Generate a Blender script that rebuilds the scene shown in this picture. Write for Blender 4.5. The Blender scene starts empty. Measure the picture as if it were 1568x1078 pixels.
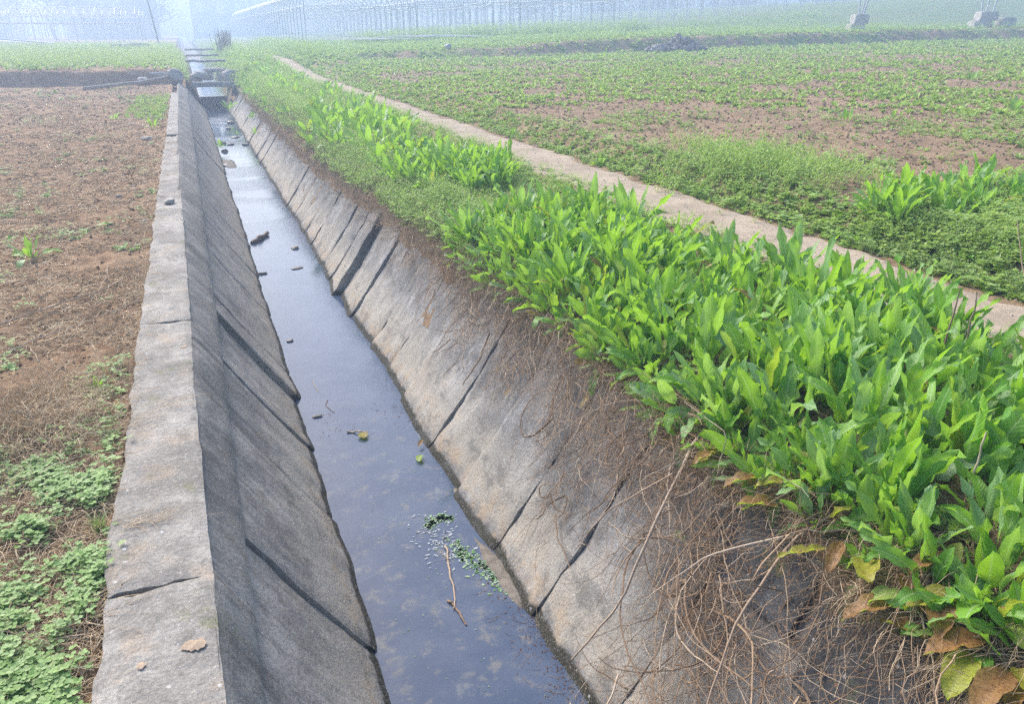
import bpy, math, random
import numpy as np
from mathutils import Vector, Euler
R_ = math.radians
rng = np.random.default_rng(7); random.seed(7)
S = bpy.context.scene
# ------------------------------------------------------------------ camera, sky, sun, exposure
CAM_H = 1.6; PITCH = 22.334; YAW = 21.42
cd = bpy.data.cameras.new("camera"); cam = bpy.data.objects.new("camera", cd); S.collection.objects.link(cam)
cam.location = (0, 0, CAM_H); cam.rotation_euler = (R_(90-PITCH), 0, R_(-YAW))
cd.sensor_width = 36; cd.lens = 36*1200/1568; cd.clip_start = .05; cd.clip_end = 2000
S.camera = cam
SUN_EL, SUN_AZ = 42, -22          # azimuth from +Y towards +X
W = bpy.data.worlds.new("World"); S.world = W; W.use_nodes = True
wn = W.node_tree; bg = wn.nodes['Background']
sky = wn.nodes.new('ShaderNodeTexSky'); sky.sky_type = 'NISHITA'; sky.sun_disc = False
sky.sun_elevation = R_(SUN_EL); sky.sun_rotation = R_(SUN_AZ); sky.dust_density = 3.5; sky.air_density = 1.0
hs = wn.nodes.new('ShaderNodeHueSaturation'); hs.inputs['Saturation'].default_value = 1.15
wn.links.new(sky.outputs[0], hs.inputs['Color']); wn.links.new(hs.outputs[0], bg.inputs[0])
bg.inputs[1].default_value = .15
sl = bpy.data.lights.new("sun", 'SUN'); sl.energy = 2.0; sl.angle = R_(25); sl.color = (1, .98, .95)
so = bpy.data.objects.new("sun", sl); S.collection.objects.link(so)
dv = Vector((math.sin(R_(SUN_AZ))*math.cos(R_(SUN_EL)), math.cos(R_(SUN_AZ))*math.cos(R_(SUN_EL)), math.sin(R_(SUN_EL))))
so.rotation_euler = (-dv).to_track_quat('-Z', 'Y').to_euler(); so.location = (0, 0, 20)
S.view_settings.view_transform = 'Standard'; S.view_settings.look = 'None'; S.view_settings.gamma = 1
S.view_settings.exposure = 1.02
S.cycles.max_bounces = 6; S.cycles.diffuse_bounces = 3; S.cycles.glossy_bounces = 2; S.cycles.transmission_bounces = 3
S.cycles.volume_bounces = 1; S.cycles.caustics_reflective = False; S.cycles.caustics_refractive = False
S.cycles.sample_clamp_indirect = 4
S.cycles.use_denoising = False
try: S.cycles.denoiser = 'OPENIMAGEDENOISE'
except Exception: pass

# ------------------------------------------------------------------ helpers: noise, meshes, tubes, leaves
def _h(ix, iy, s):
    n = (ix.astype(np.int64)*374761393 + iy.astype(np.int64)*668265263 + s*982451653) & 0x7fffffff
    n = ((n ^ (n >> 13))*1274126177) & 0x7fffffff
    return ((n ^ (n >> 16)) & 0xffff)/65535.
def vn(x, y, s=0):
    x = np.asarray(x, float); y = np.asarray(y, float)
    ix = np.floor(x); iy = np.floor(y); fx = x-ix; fy = y-iy; fx = fx*fx*(3-2*fx); fy = fy*fy*(3-2*fy)
    ix = ix.astype(np.int64); iy = iy.astype(np.int64)
    return (_h(ix, iy, s)*(1-fx)+_h(ix+1, iy, s)*fx)*(1-fy)+(_h(ix, iy+1, s)*(1-fx)+_h(ix+1, iy+1, s)*fx)*fy
def fbm(x, y, s=0, o=4):
    t = 0; a = .5; n = 0
    for k in range(o):
        t = t+a*vn(np.asarray(x)*2**k, np.asarray(y)*2**k, s+k); n += a; a *= .5
    return t/n                       # 0..1
def sst(x, a, b):
    t = np.clip((np.asarray(x, float)-a)/(b-a), 0, 1); return t*t*(3-2*t)
def mesh(name, V, F, mats, attr=None, mi=None, smooth=True):
    V = np.asarray(V, np.float32); F = np.asarray(F, np.int32); me = bpy.data.meshes.new(name)
    k = F.shape[1]
    me.vertices.add(len(V)); me.vertices.foreach_set('co', V.ravel())
    me.loops.add(F.size); me.loops.foreach_set('vertex_index', F.ravel())
    me.polygons.add(len(F)); me.polygons.foreach_set('loop_start', np.arange(0, F.size, k, dtype=np.int32))
    try: me.polygons.foreach_set('loop_total', np.full(len(F), k, np.int32))
    except Exception: pass
    me.polygons.foreach_set('use_smooth', np.full(len(F), smooth, bool))
    for m in (mats if isinstance(mats, (list, tuple)) else [mats]): me.materials.append(m)
    if mi is not None: me.polygons.foreach_set('material_index', np.asarray(mi, np.int32))
    if attr is not None:
        a = me.attributes.new('lc', 'FLOAT_COLOR', 'POINT'); a.data.foreach_set('color', np.asarray(attr, np.float32).ravel())
    me.update(calc_edges=True); me.validate()
    return me
def link(name, data, parent=None, loc=None, rot=None):
    o = bpy.data.objects.new(name, data); S.collection.objects.link(o)
    if parent is not None: o.parent = parent
    if loc is not None: o.location = loc
    if rot is not None: o.rotation_euler = rot
    return o
def tag(o, label=None, cat=None, group=None, kind=None):
    if label: o['label'] = label
    if cat: o['category'] = cat
    if group: o['group'] = group
    if kind: o['kind'] = kind
    return o
class Geo:
    def __init__(s): s.V = []; s.F = []; s.A = []; s.n = 0
    def add(s, V, F, A=None):
        s.V.append(V); s.F.append(F+s.n); s.n += len(V); s.A.append(A if A is not None else np.zeros((len(V), 4)))
    def mesh(s, name, mat, smooth=True):
        return mesh(name, np.concatenate(s.V), np.concatenate(s.F), mat, np.concatenate(s.A), smooth=smooth)
def tubes(P, Rr, sides=3, tone=None, cap=False):
    """P (m,n,3) centre lines, Rr (m,n) radii"""
    P = np.asarray(P, float); m, n, _ = P.shape; Rr = np.broadcast_to(np.asarray(Rr, float), (m, n))
    T = np.gradient(P, axis=1); T /= np.linalg.norm(T, axis=2, keepdims=True)+1e-9
    ref = np.zeros((m, 1, 3)); d = P[:, -1]-P[:, 0]; hz = np.abs(d[:, 2]) > .7*np.linalg.norm(d, axis=1)
    ref[:, 0, 2] = np.where(hz, 0, 1); ref[:, 0, 0] = np.where(hz, 1, 0)
    A1 = np.cross(T, ref+np.array([.013, .017, .011])); A1 /= np.linalg.norm(A1, axis=2, keepdims=True)+1e-9; A2 = np.cross(T, A1)
    th = np.arange(sides)*2*np.pi/sides
    V = P[:, :, None]+Rr[:, :, None, None]*(np.cos(th)[:, None]*A1[:, :, None]+np.sin(th)[:, None]*A2[:, :, None])
    idx = np.arange(m*n*sides).reshape(m, n, sides); nx = np.roll(idx, -1, axis=2)
    F = np.stack([idx[:, :-1], nx[:, :-1], nx[:, 1:], idx[:, 1:]], -1).reshape(-1, 4)
    if cap and sides == 4:
        F = np.concatenate([F, idx[:, 0, ::-1], idx[:, -1]])
    if tone is None: tone = rng.random(m)
    A = np.zeros((m, n, sides, 4)); A[..., 0] = np.asarray(tone)[:, None, None]; A[..., 2] = np.linspace(0, 1, n)[None, :, None]
    return V.reshape(-1, 3), F, A.reshape(-1, 4)
def leaves(base, az, pitch, bend, L, Wd, pet=.2, twist=0, wave=.0, fold=.25, tone=.5, age=0, ns=9, nc=5, ea=.5, eb=.72):
    m = len(base); b = lambda a: np.broadcast_to(np.asarray(a, float), (m,))
    az, pitch, bend, L, Wd, pet, twist, wave, fold, tone, age = map(b, (az, pitch, bend, L, Wd, pet, twist, wave, fold, tone, age))
    s = np.linspace(0, 1, ns)
    th = pitch[:, None]+bend[:, None]*s**1.3
    T = np.stack([np.sin(th)*np.cos(az)[:, None], np.sin(th)*np.sin(az)[:, None], np.cos(th)], -1)
    step = np.diff(s, prepend=0)
    C = np.asarray(base)[:, None]+np.cumsum(T*step[None, :, None]*L[:, None, None], axis=1)
    C = C-C[:, :1]+np.asarray(base)[:, None]
    Sd = np.stack([-np.sin(az), np.cos(az), 0*az], -1)[:, None]+0*T; N = np.cross(T, Sd)
    tw = (twist[:, None]*s)[..., None]; S2 = Sd*np.cos(tw)+N*np.sin(tw); N2 = N*np.cos(tw)-Sd*np.sin(tw)
    sp = np.clip((s[None]-pet[:, None])/(1-pet[:, None]+1e-6), 0, 1)
    pk = (ea/(ea+eb))**ea*(eb/(ea+eb))**eb
    w = Wd[:, None]*.5*(sp**ea*(1-sp)**eb/pk); w = np.maximum(w, np.where(s[None] < 1, L[:, None]*.009, 0))
    c = np.linspace(-1, 1, nc)
    ph = rng.random(m)*6.28
    wv = wave[:, None]*L[:, None]*(np.sin(s[None]*17+ph[:, None])+.6*np.sin(s[None]*31+2*ph[:, None]))*np.clip(sp*4, 0, 1)
    V = C[:, :, None]+S2[:, :, None]*(c[None, None, :, None]*w[:, :, None, None]) \
        + N2[:, :, None]*((fold[:, None, None]*np.abs(c)[None, None]*w[:, :, None])+(wv[:, :, None]*np.where(np.abs(c) > .9, c*0+1, .15)*np.sign(c+1e-6)[None, None]*np.abs(c)))[..., None]
    idx = np.arange(m*ns*nc).reshape(m, ns, nc)
    F = np.stack([idx[:, :-1, :-1], idx[:, :-1, 1:], idx[:, 1:, 1:], idx[:, 1:, :-1]], -1).reshape(-1, 4)
    A = np.zeros((m, ns, nc, 4)); A[..., 0] = tone[:, None, None]; A[..., 1] = (c*.5+.5)[None, None]; A[..., 2] = s[None, :, None]; A[..., 3] = age[:, None, None]
    return V.reshape(-1, 3), F, A.reshape(-1, 4)
def scatter(temps, pos, rot, sc, tone=None, tilt=None):
    """bake copies of random templates"""
    g = Geo(); n = len(pos); which = rng.integers(0, len(temps), n)
    if tone is None: tone = rng.random(n)
    for k, (V, F, A) in enumerate(temps):
        i = np.where(which == k)[0]
        if not len(i): continue
        ca, sa = np.cos(rot[i])[:, None], np.sin(rot[i])[:, None]
        X = V[None, :, 0]*ca-V[None, :, 1]*sa; Y = V[None, :, 0]*sa+V[None, :, 1]*ca; Z = V[None, :, 2]+0*X
        P = np.stack([X, Y, Z], -1)*sc[i][:, None, None]
        if tilt is not None: P[..., 2] += P[..., 0]*tilt[i][:, None]
        P = P+pos[i][:, None]
        AA = np.repeat(A[None], len(i), 0).copy(); AA[..., 0] = np.clip(AA[..., 0]*.5+tone[i][:, None]*.5, 0, 1)
        FF = (F[None]+(np.arange(len(i))*len(V))[:, None, None]).reshape(-1, 4)
        g.add(P.reshape(-1, 3), FF, AA.reshape(-1, 4))
    return g
def grid(P):
    """P (a,b,3) -> V,F"""
    a, b, _ = P.shape; i = np.arange(a*b).reshape(a, b)
    return P.reshape(-1, 3), np.stack([i[:-1, :-1], i[1:, :-1], i[1:, 1:], i[:-1, 1:]], -1).reshape(-1, 4)
def boxes(name, items, mat, parent=None, smooth=False):
    """items: (cx,cy,cz, sx,sy,sz)"""
    V = []; F = []; q = np.array([[-1,-1,-1],[1,-1,-1],[1,1,-1],[-1,1,-1],[-1,-1,1],[1,-1,1],[1,1,1],[-1,1,1]])/2
    f = np.array([[0,3,2,1],[4,5,6,7],[0,1,5,4],[1,2,6,5],[2,3,7,6],[3,0,4,7]])
    for k, (x, y, z, a, b, c) in enumerate(items):
        V.append(q*[a, b, c]+[x, y, z]); F.append(f+8*k)
    return link(name, mesh(name, np.concatenate(V), np.concatenate(F), mat, smooth=smooth), parent)

# ------------------------------------------------------------------ materials
class NT:
    def __init__(s, name, rough=.9, spec=.3):
        s.m = bpy.data.materials.new(name); s.m.use_nodes = True; s.t = s.m.node_tree; s.b = s.t.nodes['Principled BSDF']
        s.b.inputs['Roughness'].default_value = rough; s.b.inputs['Specular IOR Level'].default_value = spec
        s.geo = s.n('ShaderNodeNewGeometry'); s.pos = s.geo.outputs['Position']
    def n(s, t, **k):
        x = s.t.nodes.new(t)
        for a, v in k.items(): setattr(x, a, v)
        return x
    def l(s, a, b): s.t.links.new(a, b)
    def inp(s, sock, v):
        if hasattr(v, 'is_linked') or hasattr(v, 'links'): s.l(v, sock)
        elif isinstance(v, (tuple, list)) and len(v) == 3 and sock.type == 'RGBA': sock.default_value = (*v, 1)
        else: sock.default_value = v
    def map(s, scale, vec=None, rot=(0, 0, 0)):
        m = s.n('ShaderNodeMapping'); m.inputs['Scale'].default_value = scale; m.inputs['Rotation'].default_value = rot
        s.l(vec or s.pos, m.inputs['Vector']); return m.outputs[0]
    def noise(s, sc, det=6, rough=.6, vec=None, dist=0):
        x = s.n('ShaderNodeTexNoise'); x.inputs['Scale'].default_value = sc; x.inputs['Detail'].default_value = det
        x.inputs['Roughness'].default_value = rough; x.inputs['Distortion'].default_value = dist
        s.l(vec or s.pos, x.inputs['Vector']); return x.outputs['Fac']
    def vor(s, sc, vec=None, feat='F1'):
        x = s.n('ShaderNodeTexVoronoi', feature=feat); x.inputs['Scale'].default_value = sc
        s.l(vec or s.pos, x.inputs['Vector']); return x.outputs['Distance']
    def ramp(s, v, a, b, lo=0., hi=1.):
        x = s.n('ShaderNodeMapRange', interpolation_type='SMOOTHSTEP'); x.inputs[1].default_value = a; x.inputs[2].default_value = b
        x.inputs[3].default_value = lo; x.inputs[4].default_value = hi; s.l(v, x.inputs[0]); return x.outputs[0]
    def math(s, op, a, b=0., c=False):
        x = s.n('ShaderNodeMath', operation=op, use_clamp=c); s.inp(x.inputs[0], a); s.inp(x.inputs[1], b); return x.outputs[0]
    def mix(s, f, a, b, bt='MIX'):
        x = s.n('ShaderNodeMix', data_type='RGBA', blend_type=bt); s.inp(x.inputs[0], f); s.inp(x.inputs[6], a); s.inp(x.inputs[7], b); return x.outputs[2]
    def xyz(s, v=None):
        x = s.n('ShaderNodeSeparateXYZ'); s.l(v or s.pos, x.inputs[0]); return x.outputs
    def bump(s, h, st=.5, d=.01, prev=None):
        x = s.n('ShaderNodeBump'); x.inputs['Strength'].default_value = st; x.inputs['Distance'].default_value = d; s.l(h, x.inputs['Height'])
        if prev: s.l(prev, x.inputs['Normal'])
        return x.outputs[0]
    def col(s, c): s.inp(s.b.inputs['Base Color'], c)
    def nor(s, n): s.l(n, s.b.inputs['Normal'])
    def attr(s, name='lc'):
        x = s.n('ShaderNodeAttribute', attribute_name=name); y = s.n('ShaderNodeSeparateColor'); s.l(x.outputs['Color'], y.inputs[0])
        return y.outputs[0], y.outputs[1], y.outputs[2], x.outputs['Alpha']

def concrete(name, base, dark, ochre=.25, streak=.5, wet=True, lichen=.5, moss=.15):
    t = NT(name, .93, .2)
    z = t.xyz()
    n1 = t.noise(2.3, 8, .62); n2 = t.noise(14, 8, .7); n3 = t.noise(85, 8, .8); n4 = t.noise(260, 3, .8)
    c = t.mix(t.ramp(n1, .38, .60), base, dark)
    c = t.mix(t.ramp(n2, .42, .62, 0, .6), c, tuple(v*.55 for v in base))
    st = t.noise(1.0, 7, .65, t.map((1.5, 11, 1.5)))                       # stains running down the slope
    c = t.mix(t.math('MULTIPLY', t.ramp(st, .45, .72), streak), c, tuple(v*.42 for v in dark))
    c = t.mix(t.math('MULTIPLY', t.ramp(t.noise(1.0, 6, .6, t.map((2, 8, 2), rot=(0, 0, .25))), .55, .75), streak*.7), c, tuple(min(1, v*1.5) for v in base))
    oc = t.math('MULTIPLY', t.ramp(t.noise(4.1, 6, .65), .52, .7), ochre)
    c = t.mix(oc, c, (.43, .32, .21))
    c = t.mix(t.math('MULTIPLY', t.ramp(t.noise(3.3, 6, .7), .58, .7), moss), c, (.16, .17, .04))
    if name.startswith('right'):
        zz = t.math('ADD', z[2], t.math('MULTIPLY', t.math('SUBTRACT', t.noise(1, 6, .7, t.map((2, 9, 2))), .5), 1.1)); c = t.mix(t.math('MULTIPLY', t.ramp(zz, -.55, -.2), .55), c, (.22, .165, .115)); c = t.mix(t.ramp(t.noise(1, 5, .6, t.map((1.2, 5, 1.2), rot=(0, 0, .1))), .50, .62, 0, .45), c, (.15, .15, .15))
    if wet:                                                             # water mark: pale scale over a dark algae rim
        zz = t.math('ADD', z[2], t.math('MULTIPLY', t.math('SUBTRACT', t.noise(5, 5, .6), .5), .16))
        pale = t.math('MULTIPLY', t.ramp(zz, -.97, -.9), t.ramp(zz, -.45, -.85))
        c = t.mix(t.math('MULTIPLY', pale, .62), c, (.47, .425, .345))
        c = t.mix(t.math('MULTIPLY', t.ramp(zz, -.78, -.9, 0, 1), t.ramp(t.noise(7, 6, .7), .45, .62, 0, .5)), c, (.44, .31, .18))
        rim = t.ramp(t.math('ADD', z[2], t.math('MULTIPLY', t.math('SUBTRACT', t.noise(16, 4, .6), .5), .05)), -.945, -.968)
        c = t.mix(rim, c, (.035, .032, .018))
    sp = t.ramp(t.vor(38), .13, .08); msk = t.ramp(t.noise(6, 3, .5), .5, .6)
    c = t.mix(t.math('MULTIPLY', t.math('MULTIPLY', sp, msk), lichen), c, (.68, .68, .66))
    sp2 = t.ramp(t.vor(11), .085, .06); c = t.mix(t.math('MULTIPLY', sp2, lichen), c, (.6, .6, .56))
    c = t.mix(t.math('MULTIPLY', t.ramp(t.vor(150), .22, .1), .45), c, tuple(min(1, v*1.9) for v in base))
    c = t.mix(t.ramp(n3, .50, .68, 0, .62), c, tuple(v*.40 for v in dark)); c = t.mix(t.ramp(n3, .48, .34, 0, .45), c, tuple(min(1, v*1.45) for v in base))
    c = t.mix(t.ramp(n4, .5, .7, 0, .5), c, tuple(v*.35 for v in dark)); c = t.mix(t.ramp(t.noise(7, 8, .75, t.map((1, .6, 1))), .52, .62, 0, .5), c, tuple(v*.6 for v in dark))
    t.col(c)
    b = t.bump(n3, .5, .004); b = t.bump(n2, .6, .012, b); b = t.bump(st, .25, .01, b); b = t.bump(t.vor(60), .4, .004, b)
    t.nor(b); return t.m
M = {}
M['cap'] = concrete('cap_concrete', (.42, .39, .345), (.26, .24, .21), .5, .3, False, .75, .6)
M['upper'] = concrete('upper_facing_concrete', (.38, .35, .31), (.21, .195, .175), .15, .75, False, .6, .3)
M['left'] = concrete('left_facing_concrete', (.46, .42, .37), (.25, .23, .205), .22, .65, True, .6, .12)
M['right'] = concrete('right_facing_concrete', (.37, .365, .355), (.18, .18, .175), .3, .7, True, .6, .08)
M['darkslab'] = concrete('dark_broken_concrete', (.15, .15, .15), (.075, .075, .075), .05, .5, False, .8, .8)
M['beam'] = concrete('beam_concrete', (.38, .35, .31), (.22, .20, .18), .2, .5, False, .4, .1)

def soil(name, c1, c2, c3, green=0.):
    t = NT(name, .96, .15)
    n1 = t.noise(1.4, 8, .6); n2 = t.noise(9, 8, .7); n3 = t.noise(55, 6, .7)
    c = t.mix(t.ramp(n1, .35, .65), c1, c2)
    c = t.mix(t.ramp(n2, .4, .7, 0, .8), c, c3)
    c = t.mix(t.ramp(n3, .55, .75, 0, .6), c, tuple(v*.35 for v in c1))
    c = t.mix(t.ramp(t.vor(70), .25, .12, 0, .5), c, tuple(min(1, v*1.7) for v in c3))
    yy = t.xyz()
    if green:
        g = t.math('MULTIPLY', t.ramp(t.noise(.8, 8, .7), .4, .6), t.ramp(yy[1], 14, 34, 0, green))
        c = t.mix(g, c, (.13, .22, .055))
        c = t.mix(t.ramp(yy[1], 36.5, 42, 0, .75), c, (.12, .19, .06))
    t.col(c)
    b = t.bump(n3, .7, .012); b = t.bump(n2, .8, .04, b); t.nor(b); return t.m
M['soilL'] = soil('left_field_soil', (.21, .125, .07), (.28, .175, .10), (.38, .27, .165))
M['soilR'] = soil('right_field_soil', (.21, .135, .08), (.28, .19, .115), (.36, .27, .175), .9)
t = NT('path_dirt', .95, .15)
n1 = t.noise(3, 8, .6); n2 = t.noise(30, 7, .7)
c = t.mix(t.ramp(n1, .35, .65), (.44, .36, .27), (.33, .265, .195)); c = t.mix(t.ramp(n2, .48, .68, 0, .65), c, (.25, .195, .14)); c = t.mix(t.ramp(t.noise(9, 7, .7), .52, .66, 0, .5), c, (.24, .20, .15)); c = t.mix(t.ramp(t.noise(140, 4, .7), .55, .7, 0, .5), c, (.15, .12, .09))
c = t.mix(t.ramp(t.vor(55), .2, .1, 0, .5), c, (.6, .52, .42)); t.col(c)
t.nor(t.bump(n1, .5, .03, t.bump(n2, .6, .01))); M['path'] = t.m

t = NT('murky_water', .035, .5)
t.b.inputs['IOR'].default_value = 1.5
p = t.xyz(); n1 = t.noise(3.0, 6, .62); n2 = t.noise(9, 7, .7, dist=.3)
near = t.ramp(p[1], 6.5, 3.2)
c = t.mix(t.ramp(n1, .4, .62), (.048, .072, .125), (.068, .092, .145))
c = t.mix(t.math('MULTIPLY', t.ramp(n2, .52, .68), t.math('MULTIPLY', near, .9)), c, (.155, .155, .15))
c = t.mix(t.math('MULTIPLY', t.ramp(t.noise(6, 7, .7, dist=.5), .60, .68), t.math('MULTIPLY', near, .5)), c, (.20, .21, .20))
t.col(c)
rp = t.noise(1.0, 4, .6, t.map((14, 30, 1), rot=(0, 0, .35))); rm = t.ramp(t.noise(.9, 2, .5, t.map((.5, 1, 1))), .42, .6, .25, 1)
far = t.ramp(p[1], 9, 14, .35, 1.0)
t.nor(t.bump(t.math('MULTIPLY', t.math('MULTIPLY', rp, rm), far), .35, .012)); M['water'] = t.m

def leafmat(name, g1, g2, g3, trans=.35, spots=True, veins=True, tcol=None, old=((.42, .36, .05), (.34, .17, .07)), rough=.42):
    t = NT(name, rough, .45); tone, cc, ss, age = t.attr()
    oi = t.n('ShaderNodeObjectInfo')
    tn = t.math('FRACT', t.math('ADD', tone, t.math('MULTIPLY', oi.outputs['Random'], .37)))
    c = t.mix(t.ramp(tn, 0, .5), g1, g2); c = t.mix(t.ramp(tn, .55, 1), c, g3)
    c = t.mix(t.ramp(t.noise(18, 5, .6), .35, .7, 0, .35), c, tuple(v*.6 for v in g1))
    ax = t.math('ABSOLUTE', t.math('SUBTRACT', cc, .5))
    if veins:
        c = t.mix(t.ramp(ax, .075, .02, 0, .8), c, (.42, .58, .26))
        w = t.math('SINE', t.math('MULTIPLY', t.math('SUBTRACT', ss, t.math('MULTIPLY', ax, .22)), 105.))
        c = t.mix(t.ramp(w, .6, 1, 0, .14), c, (.26, .40, .12)); c = t.mix(t.ramp(t.noise(45, 5, .7), .4, .65, 0, .3), c, (.26, .42, .16))
        t.nor(t.bump(w, .14, .003, t.bump(t.noise(70, 5, .7), .55, .004)))
    if spots:
        sp = t.math('MULTIPLY', t.ramp(t.noise(120, 3, .6), .62, .68), t.ramp(t.noise(7, 3, .6), .52, .66))
        c = t.mix(t.math('MULTIPLY', sp, .8), c, (.13, .05, .03))
    c = t.mix(t.ramp(age, .2, .6), c, old[0]); c = t.mix(t.ramp(age, .6, .95), c, old[1])
    c = t.mix(t.math('MULTIPLY', t.ramp(age, .35, .6), t.ramp(t.noise(70, 4, .6), .5, .6, 0, .7)), c, (.18, .07, .03))
    t.col(c)
    tr = t.n('ShaderNodeBsdfTranslucent'); t.l(t.mix(.6, c, tcol or (.40, .62, .03)) if tcol is not False else c, tr.inputs['Color'])
    ms = t.n('ShaderNodeMixShader'); ms.inputs[0].default_value = trans
    t.l(t.b.outputs[0], ms.inputs[1]); t.l(tr.outputs[0], ms.inputs[2])
    t.l(ms.outputs[0], t.t.nodes['Material Output'].inputs[0]); return t.m
M['dock'] = leafmat('dock_leaf', (.13, .34, .055), (.24, .50, .04), (.28, .45, .22), .44, tcol=(.46, .76, .03))
M['weed'] = leafmat('weed_leaf', (.22, .40, .07), (.40, .58, .09), (.43, .56, .22), .4, False, False, (.35, .5, .06), rough=.6)
M['clover'] = leafmat('clover_leaf', (.17, .32, .07), (.27, .44, .11), (.32, .45, .18), .25, False, False, (.35, .5, .08), rough=.6)
M['grass'] = leafmat('grass_blade', (.16, .30, .08), (.24, .38, .10), (.34, .38, .16), .3, False, False, (.4, .5, .08), rough=.6)
def straw(name, a, b, c3):
    t = NT(name, .85, .2); tone, cc, ss, age = t.attr()
    c = t.mix(t.ramp(tone, 0, .6), a, b); c = t.mix(t.ramp(tone, .7, 1), c, c3)
    c = t.mix(t.ramp(t.noise(40, 3, .6), .5, .75, 0, .4), c, tuple(v*.5 for v in a)); t.col(c); return t.m
M['straw'] = straw('straw_dry', (.42, .30, .18), (.56, .43, .27), (.72, .60, .42))
M['vine'] = straw('dry_vine', (.22, .145, .09), (.38, .27, .175), (.60, .49, .36))
M['deadgrass'] = straw('dead_grass', (.40, .28, .18), (.52, .41, .28), (.36, .22, .13))
M['stalk'] = straw('dry_stalk_wood', (.30, .20, .13), (.40, .29, .20), (.5, .4, .3))
M['seed'] = straw('seed_husk', (.13, .065, .035), (.22, .12, .06), (.3, .18, .09))
def plain(name, c, rough=.8, spec=.3, var=.25, sc=8, bs=.3, bd=.01):
    t = NT(name, rough, spec); n = t.noise(sc, 6, .65)
    t.col(t.mix(t.ramp(n, .3, .7), tuple(v*(1-var) for v in c), tuple(min(1, v*(1+var)) for v in c))); t.nor(t.bump(n, bs, bd)); return t.m
M['steel'] = plain('galvanised_tube', (.45, .47, .50), .45, .5, .1)
M['wood'] = plain('weathered_wood', (.33, .28, .23), .9, .2, .35, 25, .5, .006)
M['darkwood'] = plain('wet_driftwood', (.12, .085, .06), .6, .4, .35, 25, .5, .006)
M['block'] = plain('pale_block', (.40, .375, .34), .9, .2, .25, 4)
M['grit'] = plain('path_grit', (.42, .36, .30), .95, .1, .4, 30)
M['stone'] = plain('field_stone', (.38, .35, .31), .9, .25, .4, 14, .5, .01)
M['wetstone'] = plain('wet_stone', (.15, .13, .11), .5, .5, .4, 18, .5, .01)
M['plaster'] = plain('pale_facade', (.62, .64, .68), .9, .2, .06, 1)
M['window'] = plain('window_white', (.85, .87, .9), .3, .5, .03, 2)
M['dwindow'] = plain('window_dark', (.12, .14, .18), .2, .5, .1, 2)
M['film'] = plain('plastic_film', (.20, .23, .26), .6, .5, .12, 3)
M['tarp'] = plain('dark_tarp', (.08, .08, .09), .6, .4, .3, 5)
M['sand'] = plain('silt', (.19, .165, .135), .9, .25, .3, 22, .5, .01)
M['mud'] = plain('dried_mud', (.42, .32, .23), .95, .1, .25, 40, .6, .004)
M['foliage'] = plain('tree_foliage', (.07, .10, .045), .8, .2, .5, 2)
M['bark'] = plain('bark', (.12, .09, .07), .9, .2, .3, 6)
M['white'] = plain('white_scrap', (.75, .76, .78), .5, .4, .08, 20)

# ------------------------------------------------------------------ the lie of the land
WL = -1.0
def x_in(Y): return np.interp(Y, [-2, 1.7, 2.3, 3.7, 6.2, 10, 15, 26], [-.125, -.128, -.142, -.17, -.195, -.23, -.262, -.27])
FX = -.045; FZ = -.22
def lip(Y):                          # edge of the soil over the right facing
    xl = np.interp(Y, [-2, 1.0, 1.7, 3, 5, 8, 12, 20, 30], [1.86, 1.81, 1.80, 1.80, 1.80, 1.70, 1.61, 1.55, 1.55])
    zl = np.interp(Y, [-2, 1.0, 1.7, 3, 5, 8, 12, 20, 30], [-.06, -.07, -.09, -.08, -.08, -.19, -.32, -.38, -.35])
    w = (fbm(Y*1.7, 0*Y, 31)-.5)*.13*sst(Y, 2, 5)
    return xl-w*.7, zl-w
def ground_right(X, Y):
    X = np.asarray(X, float); Y = np.asarray(Y, float); xl, zl = lip(Y)
    base = .13+.32*sst(Y, 27, 40)*sst(X, 6.5, 5.5)
    z = zl+(base-zl)*sst(X, xl-.25, xl+.55)**.8
    field = .15*sst(X, 4.4, 4.9)+.019*np.clip(X-4.5, 0, 60)+.003*np.clip(Y-4, 0, 50)*sst(X, 4.4, 5)
    z = z+field
    yb = 34+(fbm(X*.15, 0*X, 5)-.5)*5
    z = z+sst(Y, yb, yb+.9)*(.22+.30*sst(X, 8, 22)+.12*fbm(X*.6, Y*.6, 9))*sst(X, 5.5, 8)
    z = z+.055*np.clip(X-26, 0, 60)*sst(Y, 44, 60)
    return z
def rough_right(X, Y):
    d = np.hypot(X, Y); a = sst(np.abs(X-3.95), .34, .6)
    return ((fbm(X*6, Y*6, 3)-.5)*.07+(fbm(X*1.3, Y*1.3, 4)-.5)*.10*sst(X, 4.4, 6)+(fbm(X*22, Y*22, 6)-.5)*.03*(d < 9))*a + (1-a)*(fbm(X*5, Y*5, 8)-.5)*.018
def ground_left(X, Y):
    X = np.asarray(X, float); Y = np.asarray(Y, float)
    ys = 29.8+(fbm(X*.4, 0*X, 12)-.5)*.7
    z = -.045-.02*sst(-X, .5, .8)+sst(Y, ys, ys+.32)*(.42+.09*fbm(X*.7, Y*.5, 15))
    return z
def rough_left(X, Y):
    a = .35+.65*sst(-X, .46, .75)
    return ((fbm(X*5, Y*5, 21)-.5)*.075+(fbm(X*20, Y*20, 22)-.5)*.04*(np.hypot(X, Y) < 9))*a
def gr(X, Y): return ground_right(X, Y)+rough_right(X, Y)
def gl(X, Y): return ground_left(X, Y)+rough_left(X, Y)
def axis(a, b, h0, k):
    o = [a]
    while o[-1] < b: o.append(o[-1]+max(h0, k*(o[-1]-a)))
    return np.array(o)
ys_ = np.concatenate([-axis(0, 3, .06, .05)[::-1][:-1]+.8, .8+axis(0, 28.0, .016, .0105), 28.9+axis(0, 8, .12, .001), axis(37.2, 460, .3, .035)])
ys_ = np.unique(np.round(ys_, 4))
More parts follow.
